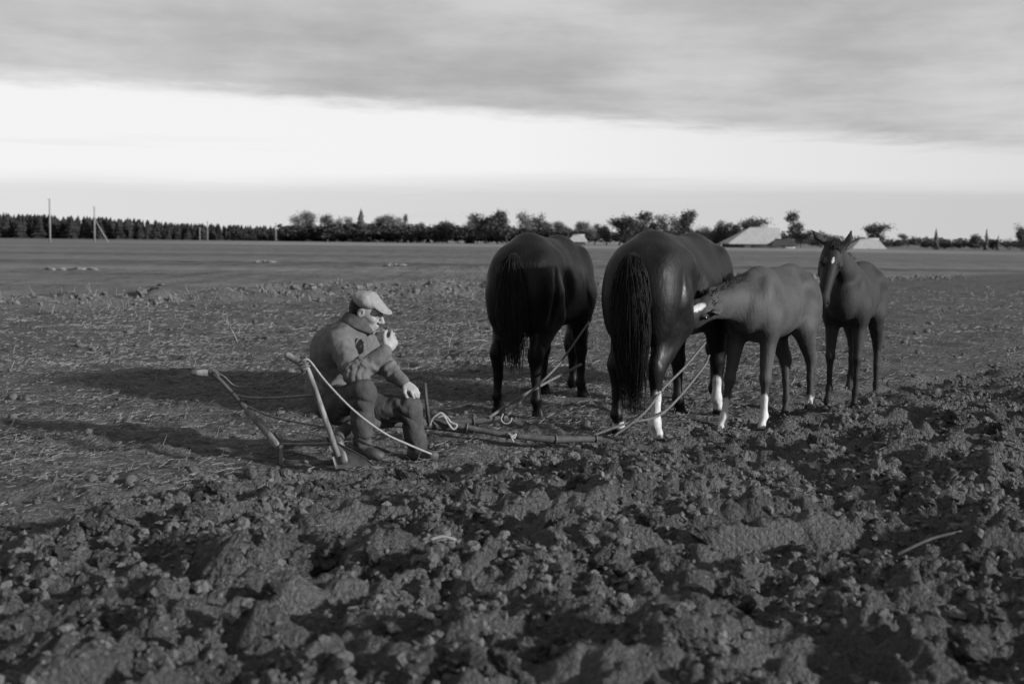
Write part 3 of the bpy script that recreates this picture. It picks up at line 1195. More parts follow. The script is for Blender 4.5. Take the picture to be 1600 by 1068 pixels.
    F.wrinkle(.004 * sb, 9, 5)
    V, Q = F.skin(2)
    me = mesh_np('body', V, Q)
    mark = np.zeros(len(V))
    dark = np.zeros(len(V))
    nz = noise3(V * 18, 3)
    for key, q in legs.items():
        d = np.hypot(V[:, 0] - np.interp(V[:, 2], [q[6][2], q[5][2], q[4][2], q[2][2]], [q[6][0], q[5][0], q[4][0], q[2][0]]),
                     V[:, 1] - np.interp(V[:, 2], [q[6][2], q[4][2], q[2][2]], [q[6][1], q[4][1], q[2][1]]))
        near = d < .13 * max(sb, .8)
        top = socks.get(key, 0)
        if top:
            zt = q[6][2] + top + .06 * nz + .025 * noise3(V * 60, 12)
            mark = np.maximum(mark, near * smooth(.02, -.02, V[:, 2] - zt) * (.82 + .18 * smooth(-.2, .4, noise3(V * 35, 15))) * smooth(q[6][2] + .045, q[6][2] + .07, V[:, 2]))
        dark = np.maximum(dark, near * smooth(q[6][2] + .07, q[6][2] + .045, V[:, 2]))
        if sb < .9:
            dark = np.maximum(dark, .45 * near * smooth(.55 * leg, .3 * leg, V[:, 2] - q[6][2]))
    if marks:
        for mk in marks:
            cpt = H(*mk[0])
            dv = (V - cpt) @ AX.T / np.asarray(mk[1])
            mark = np.maximum(mark, smooth(1.1, .8, np.linalg.norm(dv, axis=1) + .25 * noise3(V * 40, 8)))
    dm = np.linalg.norm(V - H(.56, 0, -.03), axis=1)
    dark = np.maximum(dark, .8 * smooth(.13 * hs, .07 * hs, dm) * (1 - mark))
    dark = np.maximum(dark, .5 * smooth(.5 * hs, .1 * hs, np.linalg.norm(V - H(.35, 0, 0), axis=1)) * (1 - mark))
    vattr(me, 'mark', mark)
    vattr(me, 'dark', dark)
    link('body', me, M[coat], e)
    # eyes
    for sd in (-1, 1):
        v, f = ico(2)
        mb = MB().add(v * .02 * hs + H(.175, sd * .085, .03), f)
        mb.build('eye', M['eye'], e)
    # tail
    tl = tail or {}
    ln, wd, ns = tl.get('len', .95), tl.get('w', .13), tl.get('n', 240)
    dock = B(-.80, 0, 1.34)
    rs = np.random.default_rng(int(sb * 100) + ns)
    paths = []
    locks = rs.normal(0, 1, (26, 4))
    for i in range(ns):
        t = np.linspace(0, 1, 9)
        a = rs.uniform(0, 2 * np.pi)
        rr_ = math.sqrt(rs.random())
        u0, v0 = math.cos(a) * rr_, math.sin(a) * rr_
        lk_ = locks[i % 26]
        full = np.interp(t, [0, .12, .35, .65, 1], [.06, .42, .85, 1.0, .45])
        lk = ln * (rs.uniform(.7, 1.0) - .12 * abs(lk_[2])) if rs.random() < .75 else ln * rs.uniform(.3, .8)
        bx = dock[0] + np.interp(t, [0, .12, .3, 1], [.10, -.06, -.115, tl.get('back', -.09)]) * min(sb * 1.2, 1) + v0 * wd * .45 * full + .008 * np.sin(t * 9 + a) + lk_[1] * .02 * t ** 2
        by = dock[1] + tl.get('side', 0) * t ** 1.3 + u0 * wd * full + .01 * np.sin(t * 7 + 3 * a) + (rs.normal(0, .022) + lk_[0] * .026) * t ** 2
        bz = dock[2] + .035 * sb - .03 * abs(u0) - lk * np.interp(t, [0, .12, .3, 1], [0, .06, .26, 1])
        paths.append(np.stack([bx, by, bz], 1))
    strands('tail', M[hair], e, paths, (.0038 if ns > 500 else .006) * max(sb, .75), 3 if ns > 500 else 4)
    # mane along the crest
    mp = []
    crest = spline(npts, 12)
    axis_n = unit(npts[-1] - npts[0])
    up_n = unit(np.cross(axis_n, lat))
    if up_n[2] < 0 and abs(up_n[2]) > .15:
        up_n = -up_n
    if abs(up_n[2]) <= .15 and up_n[0] < 0:
        up_n = -up_n if axis_n[2] < 0 else up_n
    nrs = np.interp(np.linspace(0, 1, len(crest)), [0, .55, 1], neck_r) * sb
    nst = tl.get('mane', 220)
    for i in range(nst):
        j = rs.integers(int(len(crest) * (.3 if mane_up else .12)), len(crest))
        base = crest[j] + up_n * nrs[j] * .95 + lat * rs.normal(0, .012)
        t = np.linspace(0, 1, 5)[:, None]
        if mane_up:
            l_ = rs.uniform(.02, .045)
            p = base + up_n * l_ * t + axis_n * rs.normal(0, .02) * t + lat * rs.normal(0, .025) * t
        else:
            l_ = rs.uniform(.15, .3)
            sd = 1 if rs.random() < .75 else -1
            p = base + up_n * .03 * t + lat * sd * (nrs[j] * .75) * np.sqrt(t) + np.array([0, 0, -1]) * l_ * t ** 1.5
        mp.append(p)
    fp = []
    for i in range(tl.get('forelock', 40)):
        t = np.linspace(0, 1, 5)[:, None]
        base = H(-.03 + rs.normal(0, .012), rs.normal(0, .02), .085)
        p = base + hu * hs * (.03 * np.sin(t * 3)) + hd * rs.uniform(.06, .13) * hs * t + hl * rs.normal(0, .02) * t
        fp.append(p)
    strands('mane', M[hair], e, mp, (.0042 if mane_up else .006) * max(sb, .8), 3)
    strands('forelock', M[hair], e, fp, .006 * max(sb, .8))
    return e


def local(root, theta, p):
    rz = hgt(root[0], root[1])
    d = np.asarray(p, float) - np.array([root[0], root[1], rz])
    c, s_ = math.cos(theta), math.sin(theta)
    return np.array([c * d[0] + s_ * d[1], -s_ * d[0] + c * d[1], d[2]])


# the dark horse on the left, grazing, seen from behind
H1, T1 = (0.27, 10.45), R(71)
make_horse('horse', H1, T1, .97, .97, .0, {'hl': (0.0, .05), 'hr': (-.10, -.03), 'fl': (-.03, .03), 'fr': (.04, -.02)},
           [(.66, 0, 1.12), (.95, .02, .92), (1.12, .04, .62), (1.14, .05, .14)], 'coat_black',
           'near-black work horse at the left of the four, seen from behind, head hidden', 'work horses and foals on the stubble', .0145,
           {}, tail={'len': 1.0, 'w': .125, 'n': 1000, 'side': -.03}, thin=.9)
# the mare with white socks, seen from behind
H2, T2 = (1.24, 9.53), R(62)
make_horse('horse', H2, T2, .985, .985, .0, {'hl': (0.0, .04), 'hr': (-.06, .0), 'fl': (-.02, 0), 'fr': (.05, -.02)},
           [(.68, 0, 1.16), (.98, .0, .98), (1.2, .02, .68), (1.22, .04, .16)], 'coat_bay',
           'dark mare with a white hind sock and long thick tail, suckling a foal', 'work horses and foals on the stubble', .0145,
           {'hr': .36, 'hl': .10, 'fr': .30}, tail={'len': 1.2, 'w': .15, 'n': 1300, 'side': -.05}, thin=.95)
# the suckling foal
H3, T3 = (2.12, 10.02), R(236)
L3 = lambda px, py, Y: local(H3, T3, at(px, py, Y))
make_horse('foal', H3, T3, .74, .92, .19, {'fl': (.06, .03), 'fr': (.12, -.08), 'hl': (-.02, .04), 'hr': (.10, .10)},
           [L3(1188, 462, 9.74), L3(1150, 471, 9.50), L3(1112, 478, 9.22), L3(1046, 505, 8.96)], 'coat_foal_grey',
           'greyish foal with white socks suckling, its head under the dark mare', 'work horses and foals on the stubble', .0125,
           {'fl': .32, 'fr': .30, 'hl': .10}, marks=[((.22, 0.0, .09), (.07, .030, .06))], thin=.95,
           ears=(L3(1112, 487, 9.02), L3(1120, 447, 9.22)),
           tail={'len': .5, 'w': .06, 'n': 110, 'mane': 420, 'back': -.02}, head_len=.54, mane_up=True, neck_r=(.25, .185, .13), hair='hair_grey')
# the foal looking at the camera
H4, T4 = (3.2, 11.52), R(243)
L4 = lambda px, py, Y: local(H4, T4, at(px, py, Y))
make_horse('foal', H4, T4, .72, .92, .17, {'fl': (.0, .0), 'fr': (.02, -.02), 'hl': (.0, .02), 'hr': (.0, -.02)},
           [L4(1335, 455, 11.2), L4(1322, 422, 11.02), L4(1303, 388, 10.85), L4(1284, 478, 10.58)], 'coat_foal_dark',
           'dark foal with a white star standing rightmost, facing the camera with pricked ears', 'work horses and foals on the stubble', .0125,
           {}, marks=[((.17, 0, .09), (.026, .011, .05))], thin=.93,
           ears=(L4(1331, 359, 10.82), L4(1266, 357, 10.82)),
           tail={'len': .5, 'w': .06, 'n': 100, 'mane': 160, 'back': -.02, 'forelock': 70}, head_len=.6, mane_up=True, neck_r=(.22, .16, .11))


# ------------------------------------------------------------------ the ploughman
def build_person():
    pelvis = at(524, 618, 8.0)
    foot0 = at(600, 715, 7.8)
    root = empty('person', (pelvis[0], pelvis[1], hgt(pelvis[0], pelvis[1])))
    tag(root, 'man in flat cap and wool jacket sitting on the plough, hand at mouth', 'person')
    off = np.array(root.location)

    def W(px, py, Y):
        return at(px, py, Y) - off

    pel = W(522, 620, 8.02)
    wai = W(520, 588, 8.02)
    che = W(538, 540, 7.98)
    nkb = W(556, 512, 7.96)
    hc = W(574, 486, 7.95)
    shR, elR, wrR = W(531, 536, 7.80), W(556, 588, 7.66), W(602, 548, 7.70)
    shL, elL, wrL = W(566, 532, 8.15), W(598, 568, 8.18), W(631, 597, 8.06)
    hipR, knR, anR = W(527, 630, 7.93), W(567, 612, 7.60), W(566, 696, 7.66)
    hipL, knL, anL = W(538, 634, 8.14), W(641, 637, 8.02), W(652, 704, 8.02)
    heelR, toeR = W(560, 712, 7.68), W(592, 716, 7.56)
    heelL, toeL = W(648, 715, 8.02), W(678, 717, 7.93)
    f = unit([.90, -.20, -.40])
    l_ = unit(np.cross([0, 0, 1.0], f))
    u = unit(np.cross(f, l_))
    l_ = unit(l_ + .06 * u)
    u = unit(np.cross(f, l_))
    AX = np.array([f, l_, u])
    hs = 1.06

    def H(a, b, c):
        return hc + hs * (f * a + l_ * b + u * c)
    allp = np.array([pel, hc, elR, wrR, toeR, toeL, elL, wrL, knL, heelR])
    lo, hi = allp.min(0) - .26, allp.max(0) + .26
    F = Field(lo, hi, .006)
    # body under the clothes
    F.chain([pel, wai, che, nkb], [.12, .115, .13, .075], .06)
    F.cone(shR, shL, .06, .06, .05)
    F.chain([shR, elR, wrR], [.05, .042, .028], .03)
    F.chain([shL, elL, wrL], [.05, .042, .028], .03)
    F.chain([hipR, knR, anR, toeR * .8 + anR * .2], [.08, .06, .035, .012], .02)
    F.chain([hipL, knL, anL, toeL * .8 + anL * .2], [.08, .06, .035, .012], .02)
    # head
    F.cone(nkb, H(-.03, 0, -.06), .062, .056, .03)
    F.ell(H(-.012, 0, .018), np.array([.096, .077, .084]) * hs, AX, .03)
    F.ell(H(.03, 0, -.045), np.array([.062, .06, .075]) * hs, AX, .03)
    F.ell(H(.032, 0, -.085), np.array([.046, .05, .034]) * hs, AX, .025)
    F.ell(H(.076, 0, -.102), np.array([.02, .024, .02]) * hs, AX, .02)
    F.ell(H(.076, 0, .026), np.array([.018, .052, .014]) * hs, AX, .02)
    for sd in (-1, 1):
        F.ell(H(.055, sd * .043, -.022), np.array([.026, .02, .02]) * hs, AX, .02)
        F.ell(H(.088, sd * .032, .004), np.array([.010, .015, .009]) * hs, AX, .012, cut=True)
        F.ell(H(.077, sd * .031, .003), np.array([.012, .013, .011]) * hs, AX, .006)
        F.ell(H(-.012, sd * .077, -.008), np.array([.022, .011, .034]) * hs, AX, .006)
        F.ell(H(-.006, sd * .086, -.006), np.array([.010, .006, .017]) * hs, AX, .004, cut=True)
        F.ell(H(.098, sd * .014, -.03), np.array([.012, .009, .009]) * hs, AX, .006)
    F.cone(H(.088, 0, .016), H(.114, 0, -.022), .010 * hs, .0145 * hs, .012)
    F.ell(H(.092, 0, -.056), np.array([.012, .024, .008]) * hs, AX, .008)
    F.ell(H(.089, 0, -.071), np.array([.012, .021, .008]) * hs, AX, .008)
    F.ell(H(.104, 0, -.0635), np.array([.012, .02, .0022]) * hs, AX, .003, cut=True)
    # hands: palm, four bent fingers, thumb from the side of the palm

    def hand(wr, fwd, back, thumb_side, curls, spread=.0, scale=1.0):
        fwd = unit(fwd)
        side = unit(np.cross(back, fwd)) * thumb_side
        bk = unit(back - fwd * (np.asarray(back) @ fwd))
        sc = scale
        F.cone(wr, wr + fwd * .03 * sc, .026, .029, .015, lat=bk, flat=.7)
        p0 = wr + fwd * .055 * sc
        F.ell(p0, np.array([.05, .042, .017]) * sc, np.array([fwd, side, bk]), .014)
        lens = [(.043, .026, .021), (.047, .030, .023), (.044, .028, .022), (.034, .021, .019)]
        for i, (oy, cl) in enumerate(zip((.030, .010, -.011, -.030), curls)):
            b = wr + (fwd * (.095 - .004 * abs(i - 1)) + side * oy) * sc
            d = unit(fwd + side * spread * (1.5 - i))
            p, ang = b, 0.0
            rr = .0092 if i < 3 else .0082
            for j, L_ in enumerate(lens[i]):
                ang += cl[j]
                dd = d * math.cos(ang) - bk * math.sin(ang)
                q = p + dd * L_ * sc
                F.cone(p, q, rr * sc, rr * .93 * sc, .005)
                p, rr = q, rr * .95
        # thumb
        b = wr + (fwd * .035 + side * .034) * sc
        a1 = b + (fwd * .030 + side * .024 - bk * .012) * sc
        a2 = a1 + (fwd * .026 + side * .006 - bk * .012) * sc
        a3 = a2 + (fwd * .02 - side * .006 - bk * .010) * sc
        F.chain([b, a1, a2, a3], [.014 * sc, .0115 * sc, .0105 * sc, .0085 * sc], .008)
    # right hand raised to the lips, holding a smoke
    hand(wrR, W(622, 522, 7.76) - wrR, np.array([.35, -.75, -.1]), 1,
         [(.7, 1.1, .6), (.8, 1.2, .7), (.95, 1.3, .7), (1.0, 1.3, .8)], .05, 1.05)
    # left hand hanging over the knee
    hand(wrL, W(655, 616, 8.0) - wrL, np.array([.25, -.45, .85]), -1,
         [(.55, .6, .4), (.6, .7, .4), (.65, .7, .4), (.7, .7, .5)], .05, 1.05)
    V, Q = F.skin(1)
    link('body', mesh_np('body', V, Q), M['skin'], root)

    def part(name, mat, fn, relax=1, vox=.006, wr=None):
        G = Field(lo, hi, vox)
        fn(G)
        if wr:
            for w_ in wr:
                G.wrinkle(*w_)
        v_, q_ = G.skin(relax)
        return link(name, mesh_np(name, v_, q_), M[mat], root)

    def hair(G):
        G.ell(H(-.022, 0, .01), np.array([.098, .081, .078]) * hs, AX, .02)
        G.ell(H(-.045, 0, -.025), np.array([.055, .072, .055]) * hs, AX, .02)
        G.ell(H(.075, 0, -.02), np.array([.075, .12, .13]) * hs, AX, .02, cut=True)
        G.ell(H(.03, 0, -.11), np.array([.08, .12, .07]) * hs, AX, .02, cut=True)
    part('hair', 'hair_dark', hair, 0, .005, [(.003, 70, 4)])

    def cap(G):
        tilt = unit(f - .06 * u)
        ut = unit(np.cross(tilt, l_))
        CX = np.array([tilt, l_, ut])
        G.cone(H(-.012, 0, .064), H(.132, 0, .050), .060 * hs, .012, .015, lat=l_, flat=1.65)
        G.ell(H(-.035, 0, .056), np.array([.085, .092, .050]) * hs, CX, .03)
        G.ell(H(.092, 0, .050), np.array([.060, .076, .010]) * hs, CX, .012)
        G.ell(H(-.005, 0, -.032), np.array([.106, .088, .07]) * hs, CX, .012, cut=True)
        G.ell(H(.13, 0, .012), np.array([.12, .13, .032]) * hs, CX, .01, cut=True)
    part('cap', 'cap', cap, 1, .005, [(.003, 22, 9), (.0015, 60, 8)])

    bodyfold = [(.007, 11, 3, (1, 1, 1)), (.0035, 30, 6, (1, 1, .6))]

    def jacket(G):
        G.chain([pel + np.array([-.02, 0, .03]), wai, che, nkb + np.array([-.02, 0, -.03])], [.15, .145, .156, .095], .08)
        G.ell(W(512, 552, 7.98), (.11, .15, .14), None, .08)
        G.cone(shR + np.array([-.02, 0, .0]), shL, .088, .082, .06)
        G.cone(shR, elR, .084, .066, .05)
        G.cone(elR, wrR - unit(wrR - elR) * .005, .066, .046, .03)
        G.cone(shL, elL, .076, .062, .05)
        G.cone(elL, wrL - unit(wrL - elL) * .005, .062, .045, .03)
        G.cone(pel + np.array([-.02, 0, .02]), pel + np.array([.08, -.03, -.03]), .15, .12, .06)
        # sleeve folds at the elbow
        for a, b, n_, r in ((elR, shR, 3, .071), (elR, wrR, 3, .06), (elL, shL, 2, .06), (elL, wrL, 3, .053)):
            d = unit(b - a)
            sd_ = unit(np.cross(d, [.3, 1, .2]))
            for i in range(n_):
                c_ = a + d * (.02 + .04 * i)
                dd = unit(d + .3 * sd_ * (-1) ** i)
                s2_ = unit(sd_ - dd * (sd_ @ dd))
                G.ell(c_, (.012, r, r), np.array([dd, s2_, np.cross(dd, s2_)]), .03)
        # folds gathered at elbow, armpit and waist
        ru, rf = unit(elR - shR), unit(wrR - elR)
        G.fold(elR, .13, unit(ru + rf), 150, .0045, 3)
        G.fold(elR + rf * .10, .10, rf + .4 * ru, 130, .0035, 4)
        G.fold(shR + ru * .06, .12, ru + np.array([.5, 0, 0]), 100, .0045, 5)
        G.fold(elL + unit(wrL - elL) * .05, .13, unit(wrL - elL), 140, .004, 6)
        G.fold(W(515, 592, 7.92), .16, np.array([.5, .1, 1]), 90, .006, 7)
        G.ell(H(.03, 0, -.07), np.array([.085, .075, .075]) * hs, AX, .01, cut=True)
    part('jacket', 'jacket', jacket, 1, .006, bodyfold)

    def collar(G):
        nd = unit(H(-.03, 0, -.06) - nkb)
        n1 = unit(np.cross(nd, [0, 1, 0]))
        n2 = np.cross(nd, n1)
        c0 = nkb + nd * .035 + np.array([.004, 0, 0])
        for i in range(64):
            a = 2 * math.pi * i / 64
            rr_ = .088
            p = c0 + n1 * math.cos(a) * rr_ + n2 * math.sin(a) * rr_ * .95
            G.cone(p - nd * .028 + (n1 * math.cos(a) + n2 * math.sin(a)) * .016, p + nd * .032, .013, .009, .012)
    part('collar', 'collar', collar, 1, .005, [(.003, 30, 4)])

    def trousers(G):
        G.cone(hipR, hipL, .125, .125, .06)
        G.cone(pel, pel + np.array([.03, 0, -.02]), .15, .13, .06)
        G.cone(hipR, knR, .106, .077, .05)
        G.cone(knR, anR + np.array([0, 0, .03]), .077, .064, .03)
        G.cone(hipL, knL, .104, .075, .05)
        G.cone(knL, anL + np.array([0, 0, .03]), .076, .062, .03)
        G.fold(knR + np.array([-.03, 0, -.06]), .13, np.array([.35, 0, 1]), 90, .006, 8)
        G.fold(anR + np.array([0, 0, .07]), .11, np.array([.2, 0, 1]), 110, .007, 9)
        G.fold(knL + np.array([-.05, 0, -.05]), .13, np.array([.6, 0, 1]), 90, .006, 10)
        G.fold(anL + np.array([0, 0, .07]), .11, np.array([-.2, 0, 1]), 110, .006, 11)
        G.fold(hipR * .6 + knR * .4, .14, np.array([1, -.6, .5]), 80, .006, 12)
    part('trousers', 'trousers', trousers, 1, .0065, [(.011, 12, 13, (1, 1, 1)), (.006, 30, 14, (1, 1, .5))])

    for an, he, to in ((anR, heelR, toeR), (anL, heelL, toeL)):
        def boot(G, an=an, he=he, to=to):
            G.cone(an + np.array([0, 0, .05]), an, .054, .05, .02)
            G.cone(an, he + np.array([0, 0, .035]), .056, .05, .02)
            G.cone(he + np.array([0, 0, .03]), to + np.array([0, 0, .018]), .04, .033, .03)
            G.cone(an + np.array([.02, -.01, -.03]), to + np.array([-.03, 0, .025]), .044, .03, .03)
            G.floor(min(he[2], to[2]) - .005, lo, [hi[0], hi[1], min(he[2], to[2]) + .02])
        part('boot', 'boots', boot, 1, .006, [(.005, 30, 5)])
    # cigarette between the fingers
    a = H(.118, -.012, -.066)
    b = W(612, 520, 7.80)
    MB().tube([a, a * .6 + b * .4], [.0042, .0042], 7).build('cigarette', M['whitewash'], root)
    return root


person = build_person()


# ------------------------------------------------------------------ the plough and its tackle
def build_plough():
    base = at(528, 705, 7.78)
    e = empty('plough', (base[0], base[1], hgt(base[0], base[1])))
    tag(e, 'old walking plough with two wooden handles standing in the furrow under the man', 'plough')
    off = np.array(e.location)

    def W(px, py, Y):
        return at(px, py, Y) - off
    # near handle and its grip
    p = spline([W(474, 562, 7.42), W(484, 585, 7.42), W(505, 645, 7.46), W(528, 712, 7.52)], 6)
    hn = MB().tube(p, np.interp(np.linspace(0, 1, len(p)), [0, .3, 1], [.013, .016, .019]), 10).build('handle', M['wood_pale'], e)
    MB().tube(spline([W(446, 553, 7.46), W(456, 559, 7.45), W(474, 569, 7.42)], 4), [.017, .021, .022, .022, .021, .021, .021, .021, .019], 10).build('grip', M['wood_pale'], hn)
    MB().tube([W(471, 571, 7.42), W(475, 575, 7.42), W(478, 579, 7.42)], .026, 10).build('ferrule', M['iron'], hn)
    MB().tube(spline([W(482, 582, 7.45), W(505, 650, 7.49), W(520, 690, 7.54)], 5), .013, 8).build('handle_iron', M['iron'], hn)
    # far handle: round upper bar then a flat pale board
    p = spline([W(332, 582, 7.98), W(352, 602, 7.95), W(384, 638, 7.9)], 6)
    hf = MB().tube(p, .0135, 9).build('handle', M['wood_dark'], e)
    a, b = W(378, 630, 7.91), W(436, 700, 7.78)
    d = unit(b - a)
    n_ = unit(np.cross(d, [0, 1, 0]))
    q = np.cross(d, n_)
    mb = MB()
    mb.tube(spline([a, (a + b) / 2 + n_ * .004, b], 5), np.interp(np.linspace(0, 1, 11), [0, .15, .9, 1], [.013, .026, .029, .02]), 8, flat=.5)
    mb.build('handle_board', M['wood_pale'], hf)
    MB().tube([W(299, 582, 8.0), W(303, 582, 8.0), W(326, 582, 7.985)], [.017, .021, .021], 10).build('grip', M['wood_pale'], hf)
    MB().tube(spline([W(326, 582, 7.985), W(334, 579, 7.98), W(342, 588, 7.97)], 4), .015, 8).build('ferrule', M['iron'], hf)
    # braces between the handles
    MB().tube(spline([W(340, 587, 7.97), W(356, 608, 7.96), W(374, 619, 7.95), W(420, 622, 7.75), W(492, 617, 7.45)], 8), .0085, 7).build('brace', M['iron'], e)
    MB().tube(spline([W(384, 634, 7.9), W(430, 652, 7.75), W(511, 668, 7.5)], 8), .007, 7).build('brace', M['iron'], e)
    MB().tube(spline([W(440, 694, 7.78), W(480, 694, 7.66), W(522, 692, 7.53)], 6), .011, 7).build('brace', M['iron'], e)
    # frog, mouldboard and landside at the bottom
    mb = MB()
    nu, nv = 13, 7
    vs = []
    for i in range(nu):
        t = i / (nu - 1)
        for j in range(nv):
            s = j / (nv - 1)
            pnt = W(524 + 60 * t, 718 - 6 * t, 7.52 - .02 * t) + np.array([0, .02 + .05 * s ** 2 * (1 - t), .0]) * 1.0
            pnt = pnt + np.array([0, 0, 1]) * (s * (.20 - .15 * t) - .06) + np.array([-.06 * s, -.10 * (1 - t) * (s - .3) ** 2, 0])
            vs.append(pnt)
    vs = np.array(vs)
    back = vs + np.array([0, .012, .0])
    idx = np.arange(nu * nv).reshape(nu, nv)
    q1 = np.stack([idx[:-1, :-1], idx[1:, :-1], idx[1:, 1:], idx[:-1, 1:]], -1).reshape(-1, 4)
    rim = np.concatenate([idx[0], idx[1:, -1], idx[-1, ::-1][1:], idx[::-1, 0][1:-1]])
    r2 = np.roll(rim, -1)
    N = nu * nv
    mb.add(np.concatenate([vs, back]), np.concatenate([q1, q1[:, ::-1] + N, np.stack([rim, rim + N, r2 + N, r2], 1)]))
    mb.build('mouldboard', M['iron'], e)
    MB().tube(spline([W(527, 690, 7.56), W(534, 706, 7.55), W(538, 724, 7.54)], 5), np.linspace(.035, .03, 11), 8, flat=.6).build('frog', M['iron'], e)
    MB().box(W(440, 710, 7.76), [.011, .003, 0], [0, .02, 0], [0.002, 0, .062]).build('heel_plate', M['wood_pale'], e, False)
    MB().tube([W(437, 722, 7.77), W(480, 724, 7.78), W(545, 722, 7.8)], .022, 6).build('landside', M['iron'], e)
    # beam
    MB().tube(spline([W(524, 690, 7.56), W(545, 668, 7.8), W(600, 658, 8.12), W(668, 662, 8.42), W(740, 672, 8.44)], 8),
              np.interp(np.linspace(0, 1, 33), [0, .5, 1], [.04, .045, .03]), 8).build('beam', M['wood_dark'], e)
    # plank the man sits on
    a, b = W(500, 648, 8.02), W(632, 655, 8.14)
    d = (b - a) / 2
    MB().box((a + b) / 2, d, unit(np.cross([0, 0, 1], d)) * .055, [0, 0, .014]).build('seat_plank', M['wood_pale'], e, False)
    # upright lever
    MB().tube([W(664, 598, 8.3), W(666, 625, 8.31), W(670, 660, 8.33)], [.010, .012, .014], 8).build('lever', M['wood_dark'], e)
    return e


build_plough()


def rope(name, pts, r, mat, label, n=10, cat='rope', group=None, twist=True):
    p = spline(pts, n)
    o = MB().tube(p - p[0], r, 7).build(name, mat)
    o.location = p[0]
    tag(o, label, cat, group)
    return o


def bar(name, pts, radii, mat, label, cat, group=None, ring=True):
    pts = np.asarray(pts)
    e = empty(name, pts[0])
    tag(e, label, cat, group)
    p = spline(pts, 8) - pts[0]
    MB().tube(p, np.interp(np.linspace(0, 1, len(p)), np.linspace(0, 1, len(radii)), radii), 9).build('bar', mat, e)
    if ring:
        for t in (0.04, 0.5, 0.96):
            i = int(t * (len(p) - 1))
            d = unit(p[min(i + 1, len(p) - 1)] - p[max(i - 1, 0)])
            a = unit(np.cross(d, [0, 0, 1]))
            b = np.cross(a, d)
            th = np.linspace(0, 2 * np.pi, 13)
            rr = np.interp(t, np.linspace(0, 1, len(radii)), radii) + .004
            MB().tube([p[i] + rr * (a * math.cos(q) + b * math.sin(q)) for q in th], .006, 6, cap=False).build('iron_ring', M['iron'], e)
    return e


bar('draw_bar', [at(664, 656, 8.44), at(730, 668, 8.42), at(802, 682, 8.4)], [.024, .022, .018], M['wood_dark'],
    'dark wooden draw bar running from the plough beam to the tied rope', 'bar')
bar('swingletree', [at(690, 661, 8.95), at(740, 658, 8.98), at(793, 651, 9.05)], [.017, .024, .017], M['wood_dark'],
    'wooden swingletree lying behind the left horse', 'swingletree')
bar('swingletree', [at(804, 681, 8.42), at(868, 686, 8.46), at(940, 685, 8.56)], [.02, .028, .02], M['wood_dark'],
    'wooden swingletree lying behind the mare with white socks', 'swingletree')
rope('rein', [at(474, 562, 7.41), at(484, 564, 7.41), at(510, 597, 7.42), at(553, 641, 7.43), at(600, 676, 7.5), at(640, 695, 7.6), at(674, 709, 7.76)], .0068, M['rope'],
     'pale rope sagging from the near plough handle past the man to his boot')
rope('rein', [at(335, 580, 7.97), at(350, 588, 7.96), at(372, 604, 7.95), at(420, 600, 7.75), at(473, 582, 7.43)], .005, M['rope_dark'],
     'thin dark cord slung between the two plough handles')
c0, c1 = at(473, 560, 7.42), at(480, 576, 7.42)
ax_ = unit(c1 - c0)
sa_, sb_ = unit(np.cross(ax_, [0, 1, 0])), np.array([0, 1.0, 0])
rope('tie_rope', [c0 + (c1 - c0) * t + .023 * (sa_ * math.cos(t * 22) + sb_ * math.sin(t * 22)) for t in np.linspace(0, 1, 26)], .0062, M['rope_dark'],
     'rope wound round the top of the near plough handle', 3)
# knotted tie ropes
rope('tie_rope', [at(671, 664, 8.38), at(676, 654, 8.37), at(688, 645, 8.38), at(698, 652, 8.38), at(705, 660, 8.38), at(714, 664, 8.38), at(708, 670, 8.37), at(700, 661, 8.36), at(693, 650, 8.36), at(684, 652, 8.36)], .0085, M['rope'],
     'knotted white rope looped over the dark draw bar beside the man', 8)
rope('tie_rope', [at(795, 677, 8.37), at(800, 681, 8.36), at(806, 678, 8.37), at(803, 684, 8.36), at(798, 680, 8.35), at(802, 690, 8.36)], .0075, M['rope'],
     'small white rope knot at the end of the draw bar', 6)
rope('tie_rope', [at(786, 646, 8.98), at(783, 655, 8.97), at(788, 661, 8.97), at(796, 660, 8.97), at(800, 652, 8.98)], .006, M['rope'],
     'little loop of rope hanging from the swingletree behind the left horse', 6)
# traces
TG = 'traces from the swingletrees to the horses'
rope('trace', [at(764, 652, 8.98), at(803, 626, 9.3), at(845, 602, 9.75), at(883, 582, 10.2), at(908, 569, 10.75)], .0115, M['rope_dark'],
     'lower rope trace running along the belly of the left horse', group=TG)
rope('trace', [at(793, 648, 9.0), at(832, 610, 9.35), at(872, 570, 9.75), at(902, 529, 10.2), at(920, 503, 10.6)], .0095, M['rope_dark'],
     'upper rope trace slanting up the flank of the left horse', group=TG)
rope('trace', [at(926, 680, 8.55), at(980, 661, 8.62), at(1022, 652, 8.72), at(1052, 630, 8.95), at(1098, 575, 9.5), at(1108, 555, 9.62)], .0095, M['rope_dark'],
     'slack rope trace dipping past the white hind sock of the mare', group=TG)
rope('trace', [at(958, 682, 8.56), at(1006, 645, 8.66), at(1036, 607, 8.86), at(1070, 573, 9.2), at(1102, 535, 9.6)], .0095, M['rope_dark'],
     'taut rope trace rising past the hock of the mare to her shoulder', group=TG)


